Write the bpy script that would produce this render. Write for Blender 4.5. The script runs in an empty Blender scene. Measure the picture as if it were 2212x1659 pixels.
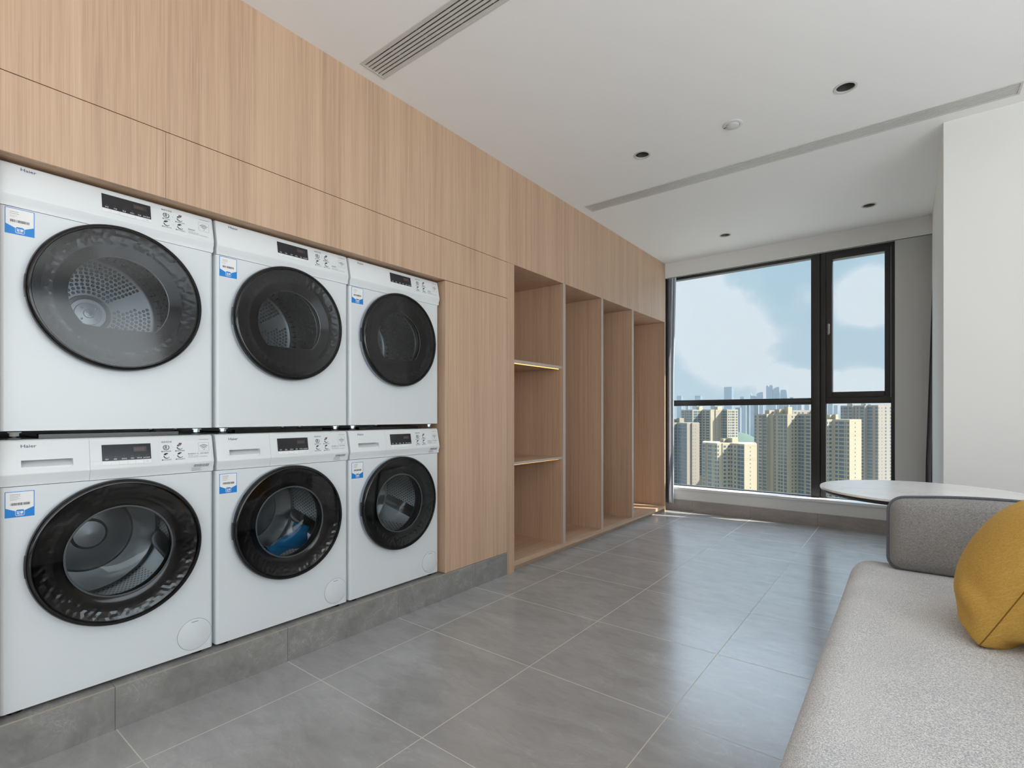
import bpy, bmesh, math, random
from mathutils import Vector, Matrix
random.seed(7)
S = bpy.context.scene
C = S.collection
PI = math.pi
R = math.radians

# ------------------------------------------------------------------ helpers
def link(o, parent=None):
    C.objects.link(o)
    if parent is not None:
        o.parent = parent
    return o

def tag(o, label=None, cat=None, group=None, kind=None):
    if label: o['label'] = label
    if cat: o['category'] = cat
    if group: o['group'] = group
    if kind: o['kind'] = kind
    return o

def empty(name, loc, label=None, cat=None, group=None, rz=0.0):
    o = bpy.data.objects.new(name, None)
    o.location = loc
    o.rotation_euler = (0, 0, rz)
    o.empty_display_size = 0.1
    link(o)
    return tag(o, label, cat, group)

class MB:
    """collects geometry for ONE mesh object; m = material slot index"""
    def __init__(s):
        s.v = []; s.f = []; s.m = []
    def add(s, vs, fs, m=0):
        b = len(s.v)
        s.v += [tuple(v) for v in vs]
        s.f += [tuple(b + i for i in f) for f in fs]
        s.m += [m] * len(fs)
        return s
    def box(s, lo, hi, m=0, skip=()):
        x0, y0, z0 = lo; x1, y1, z1 = hi
        vs = [(x0,y0,z0),(x1,y0,z0),(x1,y1,z0),(x0,y1,z0),(x0,y0,z1),(x1,y0,z1),(x1,y1,z1),(x0,y1,z1)]
        fs = {'-z':(0,3,2,1),'+z':(4,5,6,7),'-y':(0,1,5,4),'+x':(1,2,6,5),'+y':(2,3,7,6),'-x':(3,0,4,7)}
        return s.add(vs, [f for k, f in fs.items() if k not in skip], m)
    def rbox(s, lo, hi, r=0.005, seg=3, m=0):
        bm = bmesh.new()
        bmesh.ops.create_cube(bm, size=1.0)
        for v in bm.verts:
            v.co = Vector([(lo[i]+hi[i])/2 + v.co[i]*(hi[i]-lo[i]) for i in range(3)])
        bmesh.ops.bevel(bm, geom=bm.edges[:], offset=r, segments=seg, profile=0.5, affect='EDGES')
        s.bm(bm, m); return s
    def bm(s, bm, m=0):
        bm.verts.index_update()
        s.add([v.co for v in bm.verts], [[v.index for v in f.verts] for f in bm.faces], m)
        bm.free()
    def poly_extrude(s, pts, d, m=0):
        """pts: list of 3D points (planar), d: extrusion vector"""
        n = len(pts); d = Vector(d)
        a = [Vector(p) for p in pts]; b = [p + d for p in a]
        fs = [tuple(range(n-1, -1, -1)), tuple(range(n, 2*n))]
        for i in range(n):
            j = (i+1) % n
            fs.append((i, j, n+j, n+i))
        return s.add(a + b, fs, m)
    def lathe(s, prof, c=(0,0,0), axis='x', n=64, m=0, close=False, a0=0.0, a1=2*PI):
        """prof: list of (r, h) ; h along axis"""
        full = abs((a1 - a0) - 2*PI) < 1e-6
        cols = n if full else n + 1
        vs = []; fs = []
        for (r, h) in prof:
            for k in range(cols):
                a = a0 + (a1 - a0) * k / n
                p, q = r*math.cos(a), r*math.sin(a)
                if axis == 'x': vs.append((c[0]+h, c[1]+p, c[2]+q))
                elif axis == 'y': vs.append((c[0]+q, c[1]+h, c[2]+p))
                else: vs.append((c[0]+p, c[1]+q, c[2]+h))
        for i in range(len(prof)-1):
            for k in range(n):
                k2 = (k+1) % cols
                fs.append((i*cols+k, i*cols+k2, (i+1)*cols+k2, (i+1)*cols+k))
        return s.add(vs, fs, m)
    def tube(s, pts, r, n=8, m=0, closed=False):
        P = [Vector(p) for p in pts]; N = len(P); vs = []; fs = []
        up = None
        for i, p in enumerate(P):
            if closed: t = P[(i+1) % N] - P[i-1]
            else: t = P[min(i+1, N-1)] - P[max(i-1, 0)]
            t.normalize()
            if up is None:
                up = Vector((0,0,1)) if abs(t.z) < 0.9 else Vector((1,0,0))
            a = t.cross(up)
            if a.length < 1e-4: a = t.cross(Vector((1,0.3,0)))
            a.normalize(); b = a.cross(t); b.normalize(); up = b
            for k in range(n):
                an = 2*PI*k/n
                vs.append(p + a*math.cos(an)*r + b*math.sin(an)*r)
        M = N if closed else N-1
        for i in range(M):
            j = (i+1) % N
            for k in range(n):
                k2 = (k+1) % n
                fs.append((i*n+k, j*n+k, j*n+k2, i*n+k2))
        if not closed:
            fs.append(tuple(range(n))); fs.append(tuple((N-1)*n+k for k in range(n-1, -1, -1)))
        return s.add(vs, fs, m)
    def text(s, body, fn, size, y, z, m=0, sx=1.0, align='LEFT', bold=0.0):
        vs, fs, w, h = text_geo(body, bold)
        off = 0 if align == 'LEFT' else (-w*sx*size/2 if align == 'CENTER' else -w*sx*size)
        return s.add([fn(y + off + a*size*sx, z + b*size) for a, b in vs], fs, m)
    def build(s, name, mats, parent=None, smooth=None, fix=False):
        me = bpy.data.meshes.new(name)
        me.from_pydata(s.v, [], s.f)
        if not isinstance(mats, (list, tuple)): mats = [mats]
        for m in mats: me.materials.append(m)
        me.polygons.foreach_set('material_index', s.m)
        if fix:
            bm = bmesh.new(); bm.from_mesh(me)
            bmesh.ops.remove_doubles(bm, verts=bm.verts, dist=1e-5)
            bmesh.ops.recalc_face_normals(bm, faces=bm.faces)
            bm.to_mesh(me); bm.free()
        if smooth is not None:
            me.polygons.foreach_set('use_smooth', [True]*len(me.polygons))
            me.set_sharp_from_angle(angle=R(smooth))
        me.update()
        o = bpy.data.objects.new(name, me)
        return link(o, parent)

_tc = {}
def text_geo(body, bold=0.0):
    key = (body, bold)
    if key in _tc: return _tc[key]
    cu = bpy.data.curves.new('lettering', 'FONT')
    cu.body = body; cu.size = 1.0; cu.resolution_u = 2; cu.offset = bold
    o = bpy.data.objects.new('lettering', cu)
    C.objects.link(o)
    bpy.context.view_layer.update()
    dg = bpy.context.evaluated_depsgraph_get()
    me = bpy.data.meshes.new_from_object(o.evaluated_get(dg))
    vs = [(v.co.x, v.co.y) for v in me.vertices]
    fs = [tuple(p.vertices) for p in me.polygons]
    w = max([v[0] for v in vs], default=0); h = max([v[1] for v in vs], default=0)
    bpy.data.objects.remove(o); bpy.data.meshes.remove(me); bpy.data.curves.remove(cu)
    _tc[key] = (vs, fs, w, h)
    return _tc[key]

def copy_tree(o, parent=None):
    c = o.copy()
    C.objects.link(c)
    if parent is not None: c.parent = parent
    for ch in list(o.children):
        copy_tree(ch, c)
    return c

# ------------------------------------------------------------------ materials
def lin(h):
    h = h.lstrip('#')
    out = []
    for i in (0, 2, 4):
        c = int(h[i:i+2], 16)/255
        out.append(c/12.92 if c <= 0.04045 else ((c+0.055)/1.055)**2.4)
    return (*out, 1)

class NT:
    def __init__(s, mat):
        s.t = mat.node_tree; s.n = s.t.nodes; s.l = s.t.links
    def new(s, typ, **kw):
        nd = s.n.new(typ)
        for k, v in kw.items():
            if k in nd.inputs.keys(): nd.inputs[k].default_value = v
            else: setattr(nd, k, v)
        return nd
    def link(s, a, b): s.l.new(a, b)
    def math(s, op, a, b=None, c=None):
        nd = s.n.new('ShaderNodeMath'); nd.operation = op
        for i, x in enumerate((a, b, c)):
            if x is None: continue
            if isinstance(x, (int, float)): nd.inputs[i].default_value = x
            else: s.l.new(x, nd.inputs[i])
        return nd.outputs[0]
    def mix(s, f, a, b):
        nd = s.n.new('ShaderNodeMix'); nd.data_type = 'RGBA'
        for i, x in ((0, f), (6, a), (7, b)):
            if isinstance(x, (int, float)): nd.inputs[i].default_value = x
            elif isinstance(x, tuple): nd.inputs[i].default_value = x
            else: s.l.new(x, nd.inputs[i])
        return nd.outputs[2]
    def ramp(s, f, stops):
        nd = s.n.new('ShaderNodeValToRGB')
        while len(nd.color_ramp.elements) < len(stops): nd.color_ramp.elements.new(0.5)
        for e, (p, c) in zip(nd.color_ramp.elements, stops):
            e.position = p; e.color = c if isinstance(c, tuple) else (c, c, c, 1)
        s.l.new(f, nd.inputs[0])
        return nd.outputs[0]
    def noise(s, vec, scale, detail=2.0, rough=0.5, dist=0.0):
        nd = s.n.new('ShaderNodeTexNoise')
        nd.inputs['Scale'].default_value = scale; nd.inputs['Detail'].default_value = detail
        nd.inputs['Roughness'].default_value = rough; nd.inputs['Distortion'].default_value = dist
        s.l.new(vec, nd.inputs['Vector'])
        return nd.outputs['Fac']
    def mapping(s, vec, scale=(1,1,1), loc=(0,0,0), rot=(0,0,0)):
        nd = s.n.new('ShaderNodeMapping')
        nd.inputs['Scale'].default_value = scale; nd.inputs['Location'].default_value = loc
        nd.inputs['Rotation'].default_value = rot
        s.l.new(vec, nd.inputs['Vector'])
        return nd.outputs[0]
    def bump(s, h, strength=0.3, dist=0.002):
        nd = s.n.new('ShaderNodeBump')
        nd.inputs['Strength'].default_value = strength; nd.inputs['Distance'].default_value = dist
        s.l.new(h, nd.inputs['Height'])
        return nd.outputs[0]

def mat(name, color='#808080', rough=0.5, metal=0.0, **kw):
    m = bpy.data.materials.new(name); m.use_nodes = True
    b = m.node_tree.nodes['Principled BSDF']
    b.inputs['Base Color'].default_value = lin(color) if isinstance(color, str) else color
    b.inputs['Roughness'].default_value = rough
    b.inputs['Metallic'].default_value = metal
    for k, v in kw.items(): b.inputs[k].default_value = v
    return m
def bsdf(m): return m.node_tree.nodes['Principled BSDF']
def objco(n): return n.new('ShaderNodeTexCoord').outputs['Object']
def worldco(n): return n.new('ShaderNodeNewGeometry').outputs['Position']

def wood(name, c1, c2, c3, ax='z', rough=0.42):
    m = mat(name, rough=rough); n = NT(m); co = worldco(n)
    sc = {'z': (1,1,0.012), 'x': (0.012,1,1), 'y': (1,0.012,1)}[ax]
    broad = n.noise(n.mapping(co, tuple(9*s for s in sc)), 1.0, 2, 0.5)
    midn = n.noise(n.mapping(co, tuple(60*s for s in sc)), 1.0, 3, 0.6)
    fine = n.noise(n.mapping(co, tuple(260*s for s in sc)), 1.0, 2, 0.7)
    a = n.math('MULTIPLY_ADD', broad, 0.30, n.math('MULTIPLY', midn, 0.35))
    a = n.math('ADD', a, n.math('MULTIPLY', fine, 0.35))
    col = n.ramp(a, [(0.34, lin(c1)), (0.53, lin(c2)), (0.76, lin(c3))])
    n.link(col, bsdf(m).inputs['Base Color'])
    n.link(n.bump(fine, 0.06, 0.001), bsdf(m).inputs['Normal'])
    return m

WOOD = wood('oak_veneer', '#ae8d76', '#c7a78b', '#dbbca2')
WOODX = wood('oak_veneer_board', '#ae8d76', '#c7a78b', '#dbbca2', 'y')
WOOD_EDGE = mat('edge_band', '#b5a79b', 0.5)
SEAM = mat('panel_gap_dark', '#3a2a20', 0.8)

def tile(name, base, dark, light, grout, floor=True, gloss=0.28):
    m = mat(name, rough=gloss); n = NT(m); co = worldco(n)
    warp = n.noise(n.mapping(co, (1.2,2.6,2.6)), 2.2, 5, 0.6, 1.2)
    fine = n.noise(n.mapping(co, (5,14,14), rot=(0,0,0.5)), 1.6, 6, 0.65, 0.8)
    veins = n.noise(n.mapping(co, (2,4.5,4.5), rot=(0,0,0.5)), 1.5, 7, 0.7, 2.0)
    v = n.math('ABSOLUTE', n.math('SUBTRACT', veins, 0.5))
    vein = n.ramp(v, [(0.0, 1.0), (0.018, 0.0), (1.0, 0.0)])
    vein = n.math('MULTIPLY', vein, n.ramp(warp, [(0.45, 0.0), (0.62, 1.0)]))
    a = n.math('MULTIPLY_ADD', warp, 0.6, n.math('MULTIPLY', fine, 0.4))
    col = n.ramp(a, [(0.36, lin(dark)), (0.5, lin(base)), (0.66, lin(light))])
    col = n.mix(n.math('MULTIPLY', vein, 0.4), col, lin('#c3c2bd'))
    sep = n.new('ShaderNodeSeparateXYZ'); n.link(co, sep.inputs[0])
    def line(axis, off, per, w):
        f = n.math('FRACT', n.math('DIVIDE', n.math('SUBTRACT', sep.outputs[axis], off - 50*per), per))
        d = n.math('MULTIPLY', n.math('MINIMUM', f, n.math('SUBTRACT', 1.0, f)), per)
        return n.math('LESS_THAN', d, w)
    if floor:
        g = n.math('MAXIMUM', line(0, -1.866, 0.597, 0.0017), line(1, 0.545, 0.605, 0.0017))
        col = n.mix(g, col, lin(grout))
        n.link(n.math('MULTIPLY_ADD', g, 0.45, n.math('MULTIPLY_ADD', fine, 0.12, gloss - 0.06)), bsdf(m).inputs['Roughness'])
    n.link(col, bsdf(m).inputs['Base Color'])
    return m
FLOOR = tile('grey_stone_floor_tile', '#a3a2a1', '#989796', '#adacab', '#c9c5ba', True, 0.22)
bsdf(FLOOR).inputs['Specular IOR Level'].default_value = 0.75
PLINTH = tile('grey_stone_plinth_tile', '#86837f', '#7a7774', '#93908c', '#a89d90', False, 0.45)
TILE_EDGE = mat('raw_tile_edge', '#a39a8d', 0.8)
SKIRT = tile('grey_stone_skirting_tile', '#a39b96', '#96908b', '#aea7a2', '#999', False, 0.45)

def paint(name, c, rough=0.75):
    m = mat(name, c, rough); n = NT(m)
    f = n.noise(worldco(n), 1.3, 3)
    base = lin(c); d = tuple(x*0.985 for x in base[:3]) + (1,)
    n.link(n.mix(f, d, base), bsdf(m).inputs['Base Color'])
    return m
PAINT = paint('white_wall_paint', '#e5e5e2')
CEIL = paint('white_ceiling_paint', '#f5f4f3')
WHITE_TRIM = mat('white_stone_sill', '#e4e5e4', 0.25)
VENTW = mat('white_vent_metal', '#cfcdc9', 0.45)
BLACKCAV = mat('dark_cavity', '#3c3a38', 0.9)
FRAME = mat('bronze_window_frame', '#2b2826', 0.42)
FRAME2 = mat('window_gasket_black', '#101010', 0.6)
STEEL = mat('brushed_steel', '#b9bcbd', 0.3, 1.0)
ZINC = mat('zinc_bolt', '#c6cacb', 0.35, 0.9)
APPL = mat('white_appliance_enamel', '#d9dddf', 0.32)
APPL2 = mat('white_appliance_plastic', '#dfe2e3', 0.36)
BTN = mat('silver_white_buttons', '#e8eaea', 0.3)
BLACKG = mat('black_glossy_plastic', '#0a0a0b', 0.12)
DISP = mat('black_display_glass', '#26262a', 0.12)
DIGIT = mat('unlit_red_digits', '#665250', 0.4)
DIGBG = mat('digit_window', '#352c2d', 0.3)
INK = mat('dark_print_ink', '#33373f', 0.6)
INKW = mat('white_print_ink', '#e8e8e8', 0.5)
LOGO = mat('blue_grey_logo_ink', '#42516f', 0.45)
REDINK = mat('dark_red_print', '#7a3a4c', 0.5)
BLUE = mat('sticker_blue', '#0a7fd0', 0.4)
PAPER = mat('sticker_paper', '#e9e9e6', 0.5)
INKL = mat('grey_print_ink', '#8a8d90', 0.6)
RUBBER = mat('grey_door_gasket', '#5b5e60', 0.5)
CHROME = mat('dark_chrome_ring', '#8f98a4', 0.16, 1.0)

def facet_mat():
    m = mat('black_faceted_ring', '#08090a', 0.16)
    bsdf(m).inputs['Specular IOR Level'].default_value = 0.7
    return m
FACET = facet_mat()

def thin_glass(name, tint, ior=1.45, rough=0.0, gl=1.0, glosscol=(1,1,1,1)):
    m = bpy.data.materials.new(name); m.use_nodes = True
    n = NT(m); n.n.clear()
    out = n.new('ShaderNodeOutputMaterial'); mx = n.new('ShaderNodeMixShader')
    tr = n.new('ShaderNodeBsdfTransparent'); tr.inputs[0].default_value = tint
    gb = n.new('ShaderNodeBsdfGlossy'); gb.inputs['Roughness'].default_value = rough
    gb.inputs['Color'].default_value = glosscol
    fr = n.new('ShaderNodeFresnel'); fr.inputs['IOR'].default_value = ior
    n.link(n.math('MULTIPLY', fr.outputs[0], gl), mx.inputs[0])
    n.link(tr.outputs[0], mx.inputs[1]); n.link(gb.outputs[0], mx.inputs[2])
    n.link(mx.outputs[0], out.inputs[0])
    return m
PANE = thin_glass('clear_window_pane', (0.97,0.985,0.98,1), 1.3, 0.0, 0.2)
DRYGLASS = thin_glass('smoked_door_glass', (0.56,0.58,0.60,1), 1.5, 0.12)
WASHGLASS = thin_glass('clear_door_glass', (0.92,0.94,0.95,1), 1.45, 0.05)
BOWL = thin_glass('glass_bowl', (0.97,0.98,0.985,1), 1.4, 0.03)

def drum_mat(name, na, dx, hole, col='#c3c6c7', rough=0.28):
    """cylinder around local x: dots repeated over angle and depth"""
    m = mat(name, col, rough, 1.0); n = NT(m); co = objco(n)
    sep = n.new('ShaderNodeSeparateXYZ'); n.link(co, sep.inputs[0])
    ang = n.math('ARCTAN2', sep.outputs[2], sep.outputs[1])
    u = n.math('MULTIPLY', ang, na/(2*PI)); v = n.math('DIVIDE', sep.outputs[0], dx)
    row = n.math('FLOOR', v)
    u = n.math('ADD', u, n.math('MULTIPLY', row, 0.5))
    fu = n.math('SUBTRACT', n.math('FRACT', u), 0.5); fv = n.math('SUBTRACT', n.math('FRACT', v), 0.5)
    d = n.math('SQRT', n.math('ADD', n.math('MULTIPLY', fu, fu), n.math('MULTIPLY', fv, fv)))
    dots = n.ramp(d, [(0.0, 0.0), (hole, 0.0), (hole+0.05, 1.0)])
    sect = n.math('GREATER_THAN', n.math('SINE', n.math('MULTIPLY', ang, 3.0)), -0.75)
    dots = n.math('MAXIMUM', dots, n.math('SUBTRACT', 1.0, sect))
    n.link(n.mix(dots, lin('#141516'), lin(col)), bsdf(m).inputs['Base Color'])
    n.link(dots, bsdf(m).inputs['Metallic'])
    n.link(n.bump(dots, 0.5, 0.002), bsdf(m).inputs['Normal'])
    return m
DRUMW = drum_mat('perforated_drum_steel', 96, 0.017, 0.22)
DRUMD = drum_mat('dryer_drum_steel', 60, 0.03, 0.16, '#a9acae', 0.3)
METALB = mat('embossed_drum_back_steel', '#a5a9ab', 0.36, 0.9)
LIFT = mat('drum_lifter_grey', '#85888a', 0.3, 0.6)

def fabric(name, c1, c2, scale, contrast=1.0, st=(1,1.7,1.7), rough=0.95):
    m = mat(name, rough=rough); n = NT(m); co = objco(n)
    a = n.noise(n.mapping(co, st), scale, 2, 0.6, 0.2)
    w = n.noise(n.mapping(co, st), scale*2.6, 1, 0.5)
    b = n.noise(co, 5.0, 2)
    f = n.math('MULTIPLY_ADD', a, 0.6, n.math('MULTIPLY', w, 0.4))
    lo = 0.5 - 0.09*contrast; hi = 0.5 + 0.09*contrast
    f2 = n.ramp(f, [(lo, 0.0), (hi, 1.0)])
    f2 = n.math('ADD', f2, n.math('MULTIPLY', n.math('SUBTRACT', b, 0.5), 0.5))
    col = n.mix(f2, lin(c1), lin(c2))
    n.link(col, bsdf(m).inputs['Base Color'])
    n.link(n.bump(f, 0.5, 0.003), bsdf(m).inputs['Normal'])
    bsdf(m).inputs['Sheen Weight'].default_value = 0.2
    return m
SEATF = fabric('speckled_grey_boucle', '#a6aab2', '#f3f2ef', 340, 0.5, (1.0,1.5,1.5))
BOLF = fabric('heather_grey_weave', '#757375', '#a8a5a1', 620, 1.0, (0.3,1.2,1.2))
PIPE = fabric('grey_piping', '#55575f', '#707178', 400)
CURT = fabric('dark_grey_curtain', '#4c4950', '#6a676c', 300)
BLUEPK = mat('blue_plastic_film', '#0e86c4', 0.25)

def yellow():
    m = mat('mustard_woven_cotton', rough=0.9); n = NT(m); co = objco(n)
    rc_ = n.mapping(co, rot=(0.4, 0.5, 0.3))
    wx = n.noise(n.mapping(rc_, (800, 90, 300)), 1.0, 1, 0.5)
    wy = n.noise(n.mapping(rc_, (90, 300, 800)), 1.0, 1, 0.5)
    slub = n.noise(n.mapping(rc_, (9, 90, 420)), 1.0, 2, 0.6)
    f = n.ramp(n.math('MULTIPLY_ADD', wx, 0.5, n.math('MULTIPLY', wy, 0.5)), [(0.36, 0.0), (0.64, 1.0)])
    col = n.mix(f, lin('#c29748'), lin('#d7ae56'))
    col = n.mix(n.ramp(slub, [(0.6, 0.0), (0.75, 0.6)]), col, lin('#dcc37e'))
    n.link(col, bsdf(m).inputs['Base Color'])
    n.link(n.bump(f, 0.15, 0.0006), bsdf(m).inputs['Normal'])
    return m
YELLOW = yellow()

def marble():
    m = mat('white_marble_top', rough=0.24); n = NT(m); co = objco(n)
    bsdf(m).inputs['Specular IOR Level'].default_value = 0.8
    w = n.noise(n.mapping(co, (1,1,1), rot=(0,0,0.7)), 2.6, 6, 0.6, 1.6)
    v = n.ramp(n.math('ABSOLUTE', n.math('SUBTRACT', w, 0.52)), [(0.0, 1.0), (0.012, 0.35), (0.05, 0.0)])
    k = n.noise(co, 3.0, 2)
    n.link(n.mix(n.math('MULTIPLY', v, n.math('MULTIPLY', k, 0.45)), (0.95,0.95,0.94,1), lin('#c5c0b8')), bsdf(m).inputs['Base Color'])
    return m
MARBLE = marble()
TABLEDK = mat('dark_brown_table_rim', '#2c2725', 0.4)
TABLEMT = mat('black_table_metal', '#1d1d1e', 0.4, 0.5)

# ------------------------------------------------------------------ camera
F, HZ, CX = 1102.0, 897.0, 1106.0
YAW = math.atan(855.0/F)
CAM = Vector((0, 0, 1.066))
cam = bpy.data.cameras.new('camera')
co_ = bpy.data.objects.new('camera', cam); C.objects.link(co_)
co_.location = CAM; co_.rotation_euler = (PI/2, 0, YAW)
cam.sensor_width = 36; cam.lens = 36*F/2212; cam.shift_y = (HZ-829.5)/2212
cam.clip_start = 0.05; cam.clip_end = 12000
S.camera = co_
SN, CS = math.sin(YAW), math.cos(YAW)
def ray(u):          # horizontal direction of a photo column
    q = u - CX
    return Vector((-SN*F + CS*q, CS*F + SN*q))
def at_y(u, y):      # x of a photo column on the plane y
    d = ray(u); return d.x/d.y*y
def z_at(u, v, y):   # height of a photo pixel on the plane y
    return CAM.z + (HZ - v)*y/ray(u).y

W = -2.12            # face of the wood cabinetry
D = -2.16            # front of the machines
ZC = 2.736           # ceiling
XL = -2.78           # real left wall
YE = 5.50            # end of the cabinetry

# ------------------------------------------------------------------ room shell
def struct(o): o['kind'] = 'structure'; return o
fl = MB().box((-2.9, -7.15, -0.12), (3.15, 5.90, 0)); struct(fl.build('floor', FLOOR))
struct(MB().box((XL-0.12, -7.15, 0), (XL, 5.90, ZC)).build('wall_left', PAINT))
# upper wood cladding reaching the ceiling
b = MB().box((XL, -7.0, 2.0925), (W, YE, ZC)); struct(b.build('wall_left_cladding', WOOD))

# ceiling with real holes for the fittings
lights_xy = [(-0.251, 3.095, 'near'), (-1.347, 3.098, 'near'), (-0.244, 4.947, 'far'), (-1.339, 4.949, 'far')]
vents = [(-2.05, 0.47, 1.474, 1.607), (-2.036, 0.453, 3.583, 3.703)]
cb = MB().box((-2.9, -7.15, ZC), (3.15, 5.90, ZC+0.25))
ceil = cb.build('ceiling', CEIL)
cut = MB()
for x, y, _ in lights_xy:
    cut.lathe([(0.0, ZC-0.05), (0.043, ZC-0.05), (0.043, ZC+0.13), (0.0, ZC+0.13)], (x, y, 0), 'z', 40)
for x0, x1, y0, y1 in vents:
    cut.box((x0, y0, ZC-0.05), (x1, y1, ZC+0.16))
cuto = cut.build('cutter', CEIL, fix=True)
bo = ceil.modifiers.new('holes', 'BOOLEAN'); bo.operation = 'DIFFERENCE'; bo.object = cuto; bo.solver = 'EXACT'
bpy.context.view_layer.update()
dg = bpy.context.evaluated_depsgraph_get()
nm = bpy.data.meshes.new_from_object(ceil.evaluated_get(dg))
ceil.modifiers.clear(); ceil.data = nm; ceil.data.name = 'ceiling'
bpy.data.objects.remove(cuto)
struct(ceil)

# window wall
YW, YF = 5.70, 5.82
XR = -0.093
b = MB()
b.box((XL, YW, 0), (3.0, 5.90, 0.229))                       # low wall below the sill
b.box((XR, YF-0.02, 0.229), (3.0, 5.90, ZC))                   # right of the window
b.box((XL, YF-0.02, 0.229), (-2.26, 5.90, ZC))                 # left of the window
b.box((-2.26, YF-0.02, 2.68), (XR, 5.90, ZC))
struct(b.build('wall_far', PAINT))
b = MB().rbox((-2.775, YW-0.02, 0.229), (1.2, YF+0.005, 0.256), 0.004)
struct(b.build('trim_sill', WHITE_TRIM))
b = MB()
xs = [-2.775] + [-1.888+0.6*k for k in range(0, 5)] + [1.2]
for a, c in zip(xs, xs[1:]): b.box((a+0.0008, YW-0.011, 0.0), (c-0.0008, YW, 0.118))
struct(b.build('baseboard_far', SKIRT))
b = MB().box((W, YE-0.01, 2.575), (0.165, YE+0.012, ZC)).box((W, YE-0.012, 2.575), (0.165, YE+0.02, 2.579))
struct(b.build('trim_curtain_box', PAINT))
# corner block on the right of the window bay
struct(MB().box((0.161, 3.81, 0), (3.0, YE, ZC)).build('wall_front_right', PAINT))
# unseen right and back walls, each with a window added to let light in
def wall_with_opening(name, axis, pos, a0, a1, o0, o1, z0, z1, th):
    b = MB()
    def bx(p0, p1, q0, q1):
        if axis == 'x': b.box((pos, p0, q0), (pos+th, p1, q1))
        else: b.box((p0, pos-th, q0), (p1, pos, q1))
    bx(a0, o0, 0, ZC); bx(o1, a1, 0, ZC); bx(o0, o1, 0, z0); bx(o0, o1, z1, ZC)
    return struct(b.build(name, PAINT))
wall_with_opening('wall_right', 'x', 3.0, -7.15, 3.81, -4.5, 2.3, 0.6, 2.6, 0.12)
wall_with_opening('wall_back', 'y', -7.0, -2.78, 3.0, -2.4, 2.6, 0.4, 2.65, 0.12)

def simple_window(name, axis, pos, o0, o1, z0, z1, nm=2):
    r = empty(name, (0, 0, 0)); r['kind'] = 'structure'
    b = MB(); w = 0.05
    def bx(p0, p1, q0, q1):
        if axis == 'x': b.box((pos+0.03, p0, q0), (pos+0.09, p1, q1))
        else: b.box((p0, pos-0.09, q0), (p1, pos-0.03, q1))
    bx(o0, o1, z0, z0+w); bx(o0, o1, z1-w, z1)
    for k in range(nm+1):
        c = o0 + (o1-o0-w)*k/nm; bx(c, c+w, z0+w, z1-w)
    b.build('window_frame', FRAME, r)
simple_window('added_window_right', 'x', 3.0, -4.5, 2.3, 0.6, 2.6, 5)  # frames of the two unseen windows, added to light the room
simple_window('added_window_back', 'y', -7.0, -2.4, 2.6, 0.4, 2.65, 4)

# ------------------------------------------------------------------ main window
win = empty('window_1', (-1.15, YF, 0.256)); win['kind'] = 'structure'
inv = Matrix.Translation((-win.location.x, -win.location.y, -win.location.z))
def wpart(mb, name, m, **kw):
    mb.v = [tuple(Vector(v) - win.location) for v in mb.v]
    return mb.build(name, m, win, **kw)
y0, y1 = YF, YF+0.075
b = MB()
b.rbox((-2.26, y0, 0.256), (-2.20, y1, 2.70), 0.003)            # left jamb
b.rbox((-2.20, y0, 2.625), (-0.758, y1, 2.70), 0.003)           # head left
b.rbox((-2.20, y0+0.02, 0.256), (-0.758, y1, 0.266), 0.002)
b.rbox((-0.758, y0-0.012, 0.256), (-0.682, y1, 2.70), 0.003)    # mullion, two profiles
b.rbox((-0.678, y0-0.004, 0.256), (-0.632, y1, 2.70), 0.003)
b.rbox((-0.632, y0, 2.628), (-0.094, y1, 2.70), 0.003)
b.rbox((-0.122, y0-0.006, 0.256), (-0.094, y1, 2.70), 0.003)
b.rbox((-0.632, y0, 0.256), (-0.122, y1, 0.264), 0.002)
b.box((-0.760, y0+0.02, 0.256), (-0.63, y1-0.01, 2.69))
wpart(b, 'window_frame', FRAME, smooth=40)
b = MB()
b.rbox((-2.20, y0, 1.190), (-0.758, y1, 1.222), 0.003)
b.rbox((-2.20, y0+0.012, 1.173), (-0.758, y1, 1.191), 0.002, 2)
b.rbox((-2.20, y0+0.012, 1.221), (-0.758, y1, 1.238), 0.002, 2)
wpart(b, 'transom', FRAME, smooth=40)
b = MB().rbox((-0.632, y0, 1.179), (-0.122, y1, 1.237), 0.003)
wpart(b, 'transom', FRAME, smooth=40)
b = MB()
s0, s1, sz0, sz1 = -0.630, -0.124, 1.239, 2.626
for lo, hi in (((s0, y0-0.016, sz0), (-0.580, y1, sz1)), ((-0.1685, y0-0.016, sz0), (s1, y1, sz1)),
               ((-0.582, y0-0.0155, 2.576), (-0.167, y1, sz1)), ((-0.582, y0-0.0155, sz0), (-0.167, y1, 1.291))):
    b.rbox(lo, hi, 0.004)
b.rbox((-0.586, y0-0.002, 1.284), (-0.578, y1, 2.582), 0.002, 2)
sash = wpart(b, 'sash', FRAME, smooth=40)
b = MB()
b.rbox((-0.618, y0-0.022, 1.86), (-0.596, y0-0.014, 1.95), 0.003, 2)
b.rbox((-0.612, y0-0.055, 1.938), (-0.600, y0-0.018, 1.950), 0.003, 2)
b.rbox((-0.613, y0-0.060, 1.845), (-0.599, y0-0.048, 1.950), 0.004, 2)
h = wpart(b, 'handle', mat('satin_grey_handle', '#8d9092', 0.45, 0.6), smooth=40); h.parent = sash; h['label'] = 'silver lever handle'
sash_loc = sash.location
b = MB(); b.box((-2.2, y0+0.040, 1.235), (-0.758, y0+0.046, 2.63)); wpart(b, 'pane', PANE)
b = MB(); b.box((-2.2, y0+0.040, 0.262), (-0.758, y0+0.046, 1.18)); wpart(b, 'pane', PANE)
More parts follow.
